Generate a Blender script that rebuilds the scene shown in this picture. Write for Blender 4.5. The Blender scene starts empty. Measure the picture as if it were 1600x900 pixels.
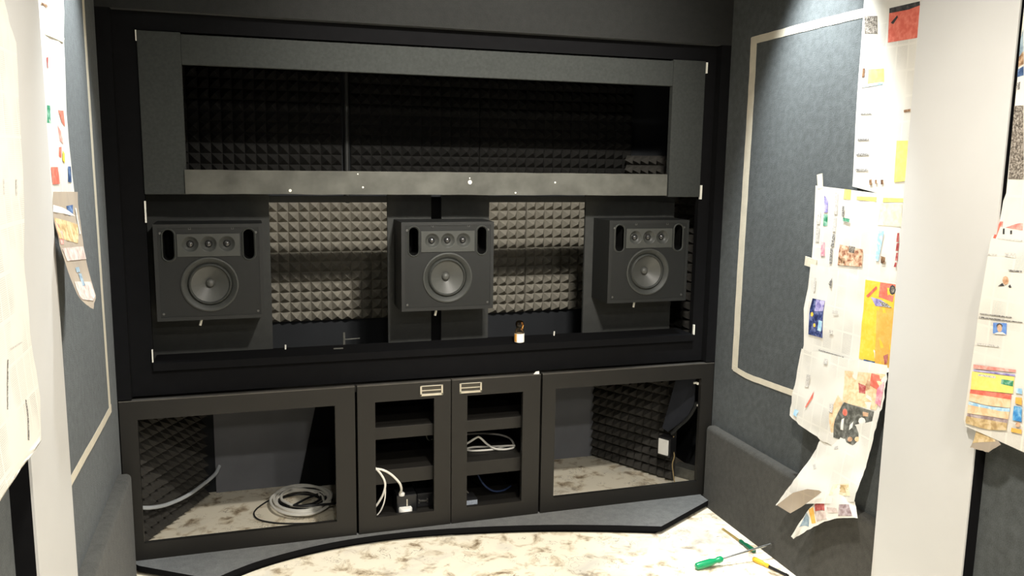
import bpy, bmesh, math, random
from mathutils import Vector, Matrix, noise

scene = bpy.context.scene
col = scene.collection
PI = math.pi
rnd = random.Random(7)

# ------------------------------------------------------------------ camera
CAM_LOC = (0.5051, -3.4162, 1.6410)
YAW, PITCH, ROLL, FPX = 0.30533, 0.15333, 0.014836, 1308.16
fw = Vector((math.sin(YAW)*math.cos(PITCH), math.cos(YAW)*math.cos(PITCH), -math.sin(PITCH)))
rt = Vector((math.cos(YAW), -math.sin(YAW), 0))
up = rt.cross(fw)
r2 = rt*math.cos(ROLL) + up*math.sin(ROLL)
u2 = up*math.cos(ROLL) - rt*math.sin(ROLL)
cam_data = bpy.data.cameras.new('camera')
cam_data.sensor_width = 36.0
cam_data.lens = FPX/1600*36
cam_data.clip_start = 0.05
cam = bpy.data.objects.new('camera', cam_data)
cam.matrix_world = Matrix(((r2.x, u2.x, -fw.x, CAM_LOC[0]), (r2.y, u2.y, -fw.y, CAM_LOC[1]),
                           (r2.z, u2.z, -fw.z, CAM_LOC[2]), (0, 0, 0, 1)))
col.objects.link(cam)
scene.camera = cam

# ------------------------------------------------------------------ world, exposure, ceiling lamps
world = bpy.data.worlds.new('room_dark')
scene.world = world
world.use_nodes = True
world.node_tree.nodes['Background'].inputs[0].default_value = (0.75, 0.85, 1.0, 1)
world.node_tree.nodes['Background'].inputs[1].default_value = 0.02
scene.view_settings.view_transform = 'Standard'
scene.view_settings.look = 'None'
scene.view_settings.gamma = 1.0
scene.view_settings.use_curve_mapping = False
scene.view_settings.exposure = 0.0

CEIL = 2.80
WARM = (1.0, 0.95, 0.86)
COOL = (0.90, 0.97, 1.0)
# (x, y, watts, cone degrees, blend, colour, lamp radius, aim point): every lamp sits in a downlight in the ceiling
LAMPS = [
    (1.45, -1.90, 440, 60, 1.0, WARM, 0.05, (1.47, 0.05, 2.0)),
    (2.28, -0.64, 330, 56, 0.8, COOL, 0.04, (2.60, -0.66, 1.55)),
    (0.32, -0.62, 215, 62, 0.8, COOL, 0.04, (0.0, -0.66, 1.92)),
    (1.32, -2.00, 250, 160, 0.6, WARM, 0.06, None),
    (0.65, -3.60, 170, 150, 0.6, WARM, 0.06, None),  # fill lamp added out of view, rear left
    (1.95, -3.60, 170, 150, 0.6, WARM, 0.06, None),  # fill lamp added out of view, rear right
    (1.35, -5.40, 160, 90, 0.6, WARM, 0.08, (1.35, 0.0, 0.8)),
    (1.30, -1.00, 180, 60, 0.45, WARM, 0.05, None),
]


def add_lamp(x, y, watts, cone, blend, colour, radius, aim):
    ld = bpy.data.lights.new('downlight_lamp', 'SPOT')
    ld.energy = watts
    ld.spot_size = math.radians(cone)
    ld.spot_blend = blend
    ld.color = colour
    ld.shadow_soft_size = radius
    lo = bpy.data.objects.new('downlight_lamp', ld)
    lo.location = (x, y, CEIL - 0.03)
    if aim:
        lo.rotation_euler = (Vector(aim) - lo.location).to_track_quat('-Z', 'Y').to_euler()
    col.objects.link(lo)
    return lo


LAMP_OBJECTS = [add_lamp(*a) for a in LAMPS]


# ------------------------------------------------------------------ materials
def new_mat(name):
    m = bpy.data.materials.new(name)
    m.use_nodes = True
    nt = m.node_tree
    b = nt.nodes['Principled BSDF']
    return m, nt, b


def flat(name, c, rough=0.6, metal=0.0, spec=0.5, var=0.08, scale=30, bump=0.0, bscale=None, coat=0.0):
    """plain coloured material with a little procedural unevenness"""
    m, nt, b = new_mat(name)
    tc = nt.nodes.new('ShaderNodeTexCoord')
    n = nt.nodes.new('ShaderNodeTexNoise')
    n.inputs['Scale'].default_value = scale
    n.inputs['Detail'].default_value = 4
    nt.links.new(tc.outputs['Object'], n.inputs['Vector'])
    r = nt.nodes.new('ShaderNodeValToRGB')
    r.color_ramp.elements[0].position = 0.3
    r.color_ramp.elements[1].position = 0.7
    r.color_ramp.elements[0].color = tuple(x*(1-var) for x in c) + (1,)
    r.color_ramp.elements[1].color = tuple(min(1, x*(1+var)) for x in c) + (1,)
    nt.links.new(n.outputs['Fac'], r.inputs['Fac'])
    nt.links.new(r.outputs['Color'], b.inputs['Base Color'])
    b.inputs['Roughness'].default_value = rough
    b.inputs['Metallic'].default_value = metal
    b.inputs['Specular IOR Level'].default_value = spec
    b.inputs['Coat Weight'].default_value = coat
    if bump:
        n2 = nt.nodes.new('ShaderNodeTexNoise')
        n2.inputs['Scale'].default_value = bscale or scale*6
        n2.inputs['Detail'].default_value = 3
        nt.links.new(tc.outputs['Object'], n2.inputs['Vector'])
        bp = nt.nodes.new('ShaderNodeBump')
        bp.inputs['Strength'].default_value = bump
        bp.inputs['Distance'].default_value = 0.004
        nt.links.new(n2.outputs['Fac'], bp.inputs['Height'])
        nt.links.new(bp.outputs['Normal'], b.inputs['Normal'])
    return m


def carpet(name, c1, c2, fuzz=0.5):
    """needle-punch acoustic carpet: fibre speckle, broad patchiness, woven cross lines"""
    m, nt, b = new_mat(name)
    tc = nt.nodes.new('ShaderNodeTexCoord')
    fine = nt.nodes.new('ShaderNodeTexNoise')
    fine.inputs['Scale'].default_value = 260
    fine.inputs['Detail'].default_value = 3
    nt.links.new(tc.outputs['Object'], fine.inputs['Vector'])
    mid = nt.nodes.new('ShaderNodeTexNoise')
    mid.inputs['Scale'].default_value = 38
    mid.inputs['Detail'].default_value = 5
    nt.links.new(tc.outputs['Object'], mid.inputs['Vector'])
    broad = nt.nodes.new('ShaderNodeTexNoise')
    broad.inputs['Scale'].default_value = 3.0
    broad.inputs['Detail'].default_value = 3
    nt.links.new(tc.outputs['Object'], broad.inputs['Vector'])
    a1 = nt.nodes.new('ShaderNodeMath'); a1.operation = 'MULTIPLY_ADD'
    nt.links.new(mid.outputs['Fac'], a1.inputs[0]); a1.inputs[1].default_value = 0.9
    nt.links.new(fine.outputs['Fac'], a1.inputs[2])
    a2 = nt.nodes.new('ShaderNodeMath'); a2.operation = 'MULTIPLY_ADD'
    nt.links.new(broad.outputs['Fac'], a2.inputs[0]); a2.inputs[1].default_value = 0.7
    nt.links.new(a1.outputs[0], a2.inputs[2])
    mr = nt.nodes.new('ShaderNodeMapRange')
    mr.inputs['From Min'].default_value = 0.95
    mr.inputs['From Max'].default_value = 1.65
    nt.links.new(a2.outputs[0], mr.inputs['Value'])
    mx = nt.nodes.new('ShaderNodeMix'); mx.data_type = 'RGBA'
    mx.inputs['A'].default_value = c1 + (1,)
    mx.inputs['B'].default_value = c2 + (1,)
    nt.links.new(mr.outputs['Result'], mx.inputs['Factor'])
    nt.links.new(mx.outputs['Result'], b.inputs['Base Color'])
    b.inputs['Roughness'].default_value = 0.95
    b.inputs['Specular IOR Level'].default_value = 0.15
    b.inputs['Sheen Weight'].default_value = 0.08
    b.inputs['Sheen Roughness'].default_value = 0.6
    bp = nt.nodes.new('ShaderNodeBump')
    bp.inputs['Strength'].default_value = fuzz
    bp.inputs['Distance'].default_value = 0.003
    nt.links.new(a1.outputs[0], bp.inputs['Height'])
    nt.links.new(bp.outputs['Normal'], b.inputs['Normal'])
    return m


def floor_sheet():
    """cream marbled vinyl with brown-grey blotches and small dark vein marks"""
    m, nt, b = new_mat('marbled_vinyl')
    tc = nt.nodes.new('ShaderNodeTexCoord')
    mp = nt.nodes.new('ShaderNodeMapping')
    mp.inputs['Rotation'].default_value = (0, 0, 0.5)
    nt.links.new(tc.outputs['Object'], mp.inputs['Vector'])
    n1 = nt.nodes.new('ShaderNodeTexNoise')
    n1.inputs['Scale'].default_value = 12; n1.inputs['Detail'].default_value = 7
    n1.inputs['Roughness'].default_value = 0.62; n1.inputs['Distortion'].default_value = 0.45
    nt.links.new(mp.outputs['Vector'], n1.inputs['Vector'])
    r1 = nt.nodes.new('ShaderNodeValToRGB')
    e = r1.color_ramp.elements
    e[0].position = 0.30; e[0].color = (0.20, 0.14, 0.08, 1)
    e[1].position = 0.49; e[1].color = (0.86, 0.79, 0.64, 1)
    k = r1.color_ramp.elements.new(0.36); k.color = (0.42, 0.34, 0.235, 1)
    k = r1.color_ramp.elements.new(0.415); k.color = (0.66, 0.57, 0.42, 1)
    nt.links.new(n1.outputs['Fac'], r1.inputs['Fac'])
    # grey cloudy patches
    n2 = nt.nodes.new('ShaderNodeTexNoise')
    n2.inputs['Scale'].default_value = 3.1; n2.inputs['Detail'].default_value = 5
    n2.inputs['Distortion'].default_value = 0.6
    nt.links.new(mp.outputs['Vector'], n2.inputs['Vector'])
    r2_ = nt.nodes.new('ShaderNodeValToRGB')
    r2_.color_ramp.elements[0].position = 0.52; r2_.color_ramp.elements[0].color = (0, 0, 0, 1)
    r2_.color_ramp.elements[1].position = 0.68; r2_.color_ramp.elements[1].color = (0.6, 0.6, 0.6, 1)
    nt.links.new(n2.outputs['Fac'], r2_.inputs['Fac'])
    mx = nt.nodes.new('ShaderNodeMix'); mx.data_type = 'RGBA'
    nt.links.new(r2_.outputs['Color'], mx.inputs['Factor'])
    nt.links.new(r1.outputs['Color'], mx.inputs['A'])
    mx.inputs['B'].default_value = (0.46, 0.45, 0.42, 1)
    # small curled dark marks
    n3 = nt.nodes.new('ShaderNodeTexNoise')
    n3.inputs['Scale'].default_value = 15; n3.inputs['Detail'].default_value = 2
    n3.inputs['Distortion'].default_value = 2.2
    nt.links.new(mp.outputs['Vector'], n3.inputs['Vector'])
    r3 = nt.nodes.new('ShaderNodeValToRGB')
    e = r3.color_ramp.elements
    e[0].position = 0.485; e[0].color = (0, 0, 0, 1)
    e[1].position = 0.515; e[1].color = (0, 0, 0, 1)
    k = r3.color_ramp.elements.new(0.50); k.color = (1, 1, 1, 1)
    nt.links.new(n3.outputs['Fac'], r3.inputs['Fac'])
    n4 = nt.nodes.new('ShaderNodeTexNoise')
    n4.inputs['Scale'].default_value = 9; n4.inputs['Detail'].default_value = 1
    nt.links.new(mp.outputs['Vector'], n4.inputs['Vector'])
    r4 = nt.nodes.new('ShaderNodeValToRGB')
    r4.color_ramp.elements[0].position = 0.56; r4.color_ramp.elements[0].color = (0, 0, 0, 1)
    r4.color_ramp.elements[1].position = 0.62; r4.color_ramp.elements[1].color = (1, 1, 1, 1)
    nt.links.new(n4.outputs['Fac'], r4.inputs['Fac'])
    ml = nt.nodes.new('ShaderNodeMath'); ml.operation = 'MULTIPLY'
    nt.links.new(r3.outputs['Color'], ml.inputs[0]); nt.links.new(r4.outputs['Color'], ml.inputs[1])
    mx2 = nt.nodes.new('ShaderNodeMix'); mx2.data_type = 'RGBA'
    nt.links.new(ml.outputs[0], mx2.inputs['Factor'])
    nt.links.new(mx.outputs['Result'], mx2.inputs['A'])
    mx2.inputs['B'].default_value = (0.13, 0.085, 0.04, 1)
    nt.links.new(mx2.outputs['Result'], b.inputs['Base Color'])
    b.inputs['Roughness'].default_value = 0.42
    b.inputs['Specular IOR Level'].default_value = 0.35
    bp = nt.nodes.new('ShaderNodeBump')
    bp.inputs['Strength'].default_value = 0.35; bp.inputs['Distance'].default_value = 0.006
    nt.links.new(n2.outputs['Fac'], bp.inputs['Height'])
    nt.links.new(bp.outputs['Normal'], b.inputs['Normal'])
    return m


def newsprint(name='newsprint', paper=(0.80, 0.765, 0.69)):
    """warm white newsprint with faint grey columns of unreadable small print (UV in metres)"""
    m, nt, b = new_mat(name)
    uv = nt.nodes.new('ShaderNodeUVMap')
    br = nt.nodes.new('ShaderNodeTexBrick')
    br.offset = 0.0
    br.inputs['Color1'].default_value = (1, 1, 1, 1)
    br.inputs['Color2'].default_value = (0.35, 0.35, 0.35, 1)
    br.inputs['Mortar'].default_value = (0, 0, 0, 1)
    br.inputs['Scale'].default_value = 1.0
    br.inputs['Mortar Size'].default_value = 0.0035
    br.inputs['Brick Width'].default_value = 0.052
    br.inputs['Row Height'].default_value = 0.083
    nt.links.new(uv.outputs['UV'], br.inputs['Vector'])
    # fine lines of print
    sx = nt.nodes.new('ShaderNodeSeparateXYZ')
    nt.links.new(uv.outputs['UV'], sx.inputs['Vector'])
    fr = nt.nodes.new('ShaderNodeMath'); fr.operation = 'PINGPONG'; fr.inputs[1].default_value = 0.0019
    nt.links.new(sx.outputs['Y'], fr.inputs[0])
    gt = nt.nodes.new('ShaderNodeMath'); gt.operation = 'GREATER_THAN'; gt.inputs[1].default_value = 0.0009
    nt.links.new(fr.outputs[0], gt.inputs[0])
    wn = nt.nodes.new('ShaderNodeTexNoise'); wn.inputs['Scale'].default_value = 420; wn.inputs['Detail'].default_value = 1
    nt.links.new(uv.outputs['UV'], wn.inputs['Vector'])
    m1 = nt.nodes.new('ShaderNodeMath'); m1.operation = 'MULTIPLY'
    nt.links.new(gt.outputs[0], m1.inputs[0]); nt.links.new(wn.outputs['Fac'], m1.inputs[1])
    m2 = nt.nodes.new('ShaderNodeMath'); m2.operation = 'MULTIPLY'
    nt.links.new(m1.outputs[0], m2.inputs[0]); nt.links.new(br.outputs['Color'], m2.inputs[1])
    bn = nt.nodes.new('ShaderNodeTexNoise'); bn.inputs['Scale'].default_value = 7
    nt.links.new(uv.outputs['UV'], bn.inputs['Vector'])
    rr = nt.nodes.new('ShaderNodeMapRange')
    rr.inputs['From Min'].default_value = 0.42; rr.inputs['From Max'].default_value = 0.6
    rr.inputs['To Max'].default_value = 0.8
    nt.links.new(bn.outputs['Fac'], rr.inputs['Value'])
    m3 = nt.nodes.new('ShaderNodeMath'); m3.operation = 'MULTIPLY'
    nt.links.new(m2.outputs[0], m3.inputs[0]); nt.links.new(rr.outputs['Result'], m3.inputs[1])
    mx = nt.nodes.new('ShaderNodeMix'); mx.data_type = 'RGBA'
    mx.inputs['A'].default_value = paper + (1,)
    mx.inputs['B'].default_value = (0.22, 0.20, 0.19, 1)
    nt.links.new(m3.outputs[0], mx.inputs['Factor'])
    nt.links.new(mx.outputs['Result'], b.inputs['Base Color'])
    b.inputs['Roughness'].default_value = 0.8
    b.inputs['Specular IOR Level'].default_value = 0.2
    tr = nt.nodes.new('ShaderNodeBsdfTranslucent')
    nt.links.new(mx.outputs['Result'], tr.inputs['Color'])
    ms = nt.nodes.new('ShaderNodeMixShader'); ms.inputs[0].default_value = 0.12
    nt.links.new(b.outputs[0], ms.inputs[1]); nt.links.new(tr.outputs[0], ms.inputs[2])
    nt.links.new(ms.outputs[0], nt.nodes['Material Output'].inputs['Surface'])
    return m


def picture(name, c1, c2, c3, scale=60):
    """colour photograph printed on newsprint: soft blotches of three inks"""
    m, nt, b = new_mat(name)
    uv = nt.nodes.new('ShaderNodeTexCoord')
    n = nt.nodes.new('ShaderNodeTexNoise')
    n.inputs['Scale'].default_value = scale; n.inputs['Detail'].default_value = 3
    n.inputs['Distortion'].default_value = 0.5
    nt.links.new(uv.outputs['Object'], n.inputs['Vector'])
    r = nt.nodes.new('ShaderNodeValToRGB')
    r.color_ramp.elements[0].position = 0.36; r.color_ramp.elements[0].color = c1 + (1,)
    r.color_ramp.elements[1].position = 0.64; r.color_ramp.elements[1].color = c3 + (1,)
    k = r.color_ramp.elements.new(0.5); k.color = c2 + (1,)
    nt.links.new(n.outputs['Fac'], r.inputs['Fac'])
    nt.links.new(r.outputs['Color'], b.inputs['Base Color'])
    b.inputs['Roughness'].default_value = 0.7
    b.inputs['Specular IOR Level'].default_value = 0.2
    return m


M = {}
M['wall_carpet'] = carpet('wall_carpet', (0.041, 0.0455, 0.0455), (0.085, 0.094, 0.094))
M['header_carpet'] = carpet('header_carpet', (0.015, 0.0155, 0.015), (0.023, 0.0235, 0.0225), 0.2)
M['plinth_carpet'] = carpet('plinth_carpet', (0.080, 0.082, 0.082), (0.142, 0.144, 0.140))
M['base_carpet'] = carpet('base_carpet', (0.036, 0.0345, 0.030), (0.068, 0.0655, 0.057))
M['dark_wall'] = flat('dark_wall', (0.017, 0.0185, 0.021), 0.9, spec=0.2, scale=8)
M['matte_black'] = flat('matte_black', (0.0068, 0.0068, 0.0074), 0.95, spec=0.05)
M['frame_cloth'] = flat('frame_cloth', (0.039, 0.042, 0.040), 0.92, spec=0.15, var=0.12, scale=90, bump=0.15, bscale=500)
M['dusty_cloth'] = flat('dusty_cloth', (0.088, 0.088, 0.078), 0.92, spec=0.15, var=0.25, scale=11, bump=0.1, bscale=400)
M['laminate'] = flat('black_laminate', (0.0105, 0.0094, 0.0078), 0.5, spec=0.4, var=0.06, scale=14, bump=0.05, bscale=700)
M['edge_band'] = flat('edge_banding', (0.075, 0.070, 0.062), 0.4, spec=0.5, var=0.3, scale=9)  # worn whitish edging; the edge highlight is put into its colour too
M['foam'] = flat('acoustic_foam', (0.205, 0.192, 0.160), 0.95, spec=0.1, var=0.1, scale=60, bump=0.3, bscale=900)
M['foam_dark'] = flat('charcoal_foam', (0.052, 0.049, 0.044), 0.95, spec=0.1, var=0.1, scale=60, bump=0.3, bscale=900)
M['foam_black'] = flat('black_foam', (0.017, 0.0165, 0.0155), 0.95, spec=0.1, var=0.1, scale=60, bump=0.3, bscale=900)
M['white_paint'] = flat('white_primer', (0.57, 0.56, 0.54), 0.65, spec=0.3, var=0.03, scale=3)
M['tape'] = flat('masking_tape', (0.66, 0.60, 0.48), 0.75, spec=0.2, var=0.06, scale=20, bump=0.2, bscale=120)
M['floor'] = floor_sheet()
M['speaker_box'] = flat('speaker_vinyl', (0.011, 0.0118, 0.0115), 0.55, spec=0.4, scale=40, bump=0.15, bscale=800)
M['baffle'] = flat('speaker_baffle', (0.009, 0.0098, 0.0095), 0.6, spec=0.35, scale=40)
M['rubber'] = flat('rubber_surround', (0.035, 0.037, 0.034), 0.55, spec=0.4)
M['cone'] = flat('poly_cone', (0.060, 0.061, 0.056), 0.48, spec=0.45, var=0.03)
M['dome'] = flat('soft_dome', (0.02, 0.02, 0.02), 0.2, spec=0.9, var=0.02)
M['tweeter'] = flat('tweeter_plate', (0.045, 0.047, 0.043), 0.45, spec=0.4)
M['port_black'] = flat('port_black', (0.004, 0.004, 0.004), 0.8, spec=0.1)
M['chrome'] = flat('brushed_steel', (0.72, 0.69, 0.62), 0.28, metal=1.0, var=0.05)
M['dark_metal'] = flat('dark_metal', (0.10, 0.095, 0.085), 0.4, metal=1.0)
M['screw'] = flat('screw_head', (0.10, 0.10, 0.095), 0.4, metal=0.6)
M['bare_wood'] = flat('bare_white_edge', (0.82, 0.80, 0.72), 0.7, var=0.04)
M['white_plastic'] = flat('white_plastic', (0.78, 0.77, 0.73), 0.4, var=0.02)
M['white_cable'] = flat('white_cable', (0.72, 0.70, 0.64), 0.45, var=0.04)
M['grey_tube'] = flat('grey_conduit', (0.50, 0.53, 0.56), 0.4, var=0.04)
M['black_cable'] = flat('black_cable', (0.010, 0.010, 0.011), 0.45)
M['blue_cable'] = flat('blue_cable', (0.03, 0.05, 0.12), 0.4)
M['black_plastic'] = flat('black_plastic', (0.012, 0.012, 0.013), 0.35)
M['label_grey'] = picture('device_label', (0.12, 0.14, 0.18), (0.40, 0.44, 0.50), (0.20, 0.23, 0.28), 260)
M['green_handle'] = flat('green_handle', (0.006, 0.26, 0.10), 0.22, spec=0.6, var=0.05)
M['dark_green'] = flat('dark_green_handle', (0.006, 0.10, 0.045), 0.3, spec=0.5)
M['yellow_handle'] = flat('yellow_handle', (0.72, 0.42, 0.03), 0.35, spec=0.5)
M['brass_shank'] = flat('brass_shank', (0.80, 0.58, 0.20), 0.3, metal=0.8)
M['steel'] = flat('steel', (0.62, 0.62, 0.60), 0.25, metal=1.0, var=0.04)
M['galvanised'] = flat('galvanised', (0.20, 0.20, 0.18), 0.5, metal=0.7, var=0.2, scale=40)
M['terminal'] = flat('brass_terminal', (0.62, 0.42, 0.14), 0.35, metal=0.7)
M['orange_label'] = flat('orange_label', (0.75, 0.36, 0.07), 0.6)
M['white_label'] = flat('white_label', (0.86, 0.85, 0.80), 0.6)
M['bare_wire'] = flat('yellowed_wire', (0.30, 0.22, 0.10), 0.6)
M['flap_cloth'] = flat('flap_cloth', (0.020, 0.022, 0.028), 0.9, spec=0.2)
M['scrap'] = flat('paper_scrap', (0.78, 0.76, 0.70), 0.8)
M['news'] = newsprint()
M['news_shaded'] = newsprint('shaded_newsprint', (0.40, 0.33, 0.255))  # browner paper colour stands in for the shade on the hanging flaps


def glassy(name, tint, rough=0.03, weight=0.92):
    m, nt, b = new_mat(name)
    gl = nt.nodes.new('ShaderNodeBsdfGlossy'); gl.inputs['Roughness'].default_value = rough
    tp = nt.nodes.new('ShaderNodeBsdfTransparent'); tp.inputs['Color'].default_value = tint + (1,)
    fr = nt.nodes.new('ShaderNodeFresnel'); fr.inputs['IOR'].default_value = 1.45
    mix = nt.nodes.new('ShaderNodeMixShader')
    nt.links.new(fr.outputs[0], mix.inputs[0])
    nt.links.new(tp.outputs[0], mix.inputs[1]); nt.links.new(gl.outputs[0], mix.inputs[2])
    nt.links.new(mix.outputs[0], nt.nodes['Material Output'].inputs['Surface'])
    return m


M['pane'] = glassy('door_glass', (0.93, 0.96, 0.97))
M['bottle_glass'] = glassy('bottle_glass', (0.55, 0.47, 0.36))
em, nt_, b_ = new_mat('lamp_glow')
b_.inputs['Emission Color'].default_value = (1, 0.93, 0.82, 1)
b_.inputs['Emission Strength'].default_value = 6
M['glow'] = em

INK = {
    'red': ((0.62, 0.13, 0.09), (0.68, 0.17, 0.12), (0.74, 0.22, 0.16)),
    'maroon': ((0.30, 0.05, 0.05), (0.42, 0.10, 0.09), (0.55, 0.22, 0.2)),
    'black': ((0.03, 0.03, 0.03), (0.05, 0.05, 0.05), (0.08, 0.07, 0.07)),
    'ink': ((0.08, 0.075, 0.07), (0.20, 0.19, 0.18), (0.62, 0.59, 0.54)),
    'faint': ((0.40, 0.38, 0.36), (0.58, 0.55, 0.51), (0.74, 0.71, 0.65)),
    'halftone': ((0.07, 0.06, 0.05), (0.20, 0.17, 0.14), (0.40, 0.36, 0.31)),
    'yellow': ((0.80, 0.66, 0.16), (0.82, 0.68, 0.18), (0.84, 0.71, 0.22)),
    'gold': ((0.79, 0.52, 0.05), (0.80, 0.54, 0.06), (0.82, 0.57, 0.09)),
    'orange': ((0.72, 0.39, 0.08), (0.74, 0.42, 0.09), (0.76, 0.45, 0.12)),
    'cream': ((0.70, 0.60, 0.40), (0.76, 0.67, 0.48), (0.78, 0.71, 0.55)),
    'peach': ((0.74, 0.46, 0.26), (0.78, 0.55, 0.34), (0.80, 0.62, 0.42)),
    'brown': ((0.10, 0.05, 0.03), (0.26, 0.15, 0.08), (0.48, 0.32, 0.2)),
    'tan': ((0.40, 0.27, 0.13), (0.55, 0.40, 0.20), (0.66, 0.52, 0.32)),
    'sky': ((0.26, 0.48, 0.68), (0.38, 0.60, 0.76), (0.60, 0.72, 0.78)),
    'purple': ((0.20, 0.17, 0.42), (0.36, 0.32, 0.58), (0.52, 0.48, 0.66)),
    'navy': ((0.015, 0.02, 0.07), (0.04, 0.06, 0.18), (0.16, 0.18, 0.34)),
    'navy2': ((0.03, 0.06, 0.14), (0.07, 0.12, 0.24), (0.16, 0.24, 0.40)),
    'blue': ((0.04, 0.20, 0.50), (0.08, 0.32, 0.62), (0.25, 0.48, 0.70)),
    'portrait': ((0.09, 0.18, 0.48), (0.12, 0.24, 0.58), (0.16, 0.30, 0.62)),
    'green': ((0.03, 0.20, 0.10), (0.08, 0.30, 0.18), (0.30, 0.50, 0.40)),
    'pink': ((0.60, 0.20, 0.28), (0.70, 0.34, 0.38), (0.76, 0.52, 0.50)),
    'rose': ((0.58, 0.20, 0.17), (0.66, 0.32, 0.27), (0.72, 0.46, 0.40)),
    'room': ((0.26, 0.10, 0.06), (0.58, 0.35, 0.22), (0.72, 0.56, 0.42)),
    'skin': ((0.42, 0.22, 0.12), (0.56, 0.34, 0.21), (0.66, 0.45, 0.30)),
    'plate': ((0.07, 0.07, 0.06), (0.12, 0.12, 0.105), (0.20, 0.20, 0.18)),
    'slate': ((0.16, 0.22, 0.27), (0.26, 0.34, 0.40), (0.34, 0.42, 0.47)),
    'pinkgrey': ((0.46, 0.35, 0.31), (0.56, 0.46, 0.41), (0.64, 0.55, 0.5)),
    'mauve': ((0.22, 0.15, 0.15), (0.34, 0.26, 0.26), (0.48, 0.40, 0.40)),
    'paper': ((0.74, 0.70, 0.64), (0.78, 0.74, 0.68), (0.80, 0.77, 0.71)),
}
for k_, v_ in INK.items():
    sc_ = {'ink': 260, 'faint': 260, 'halftone': 170}.get(k_, 55)
    M['ink_' + k_] = picture('print_' + k_, *v_, scale=sc_)


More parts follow.
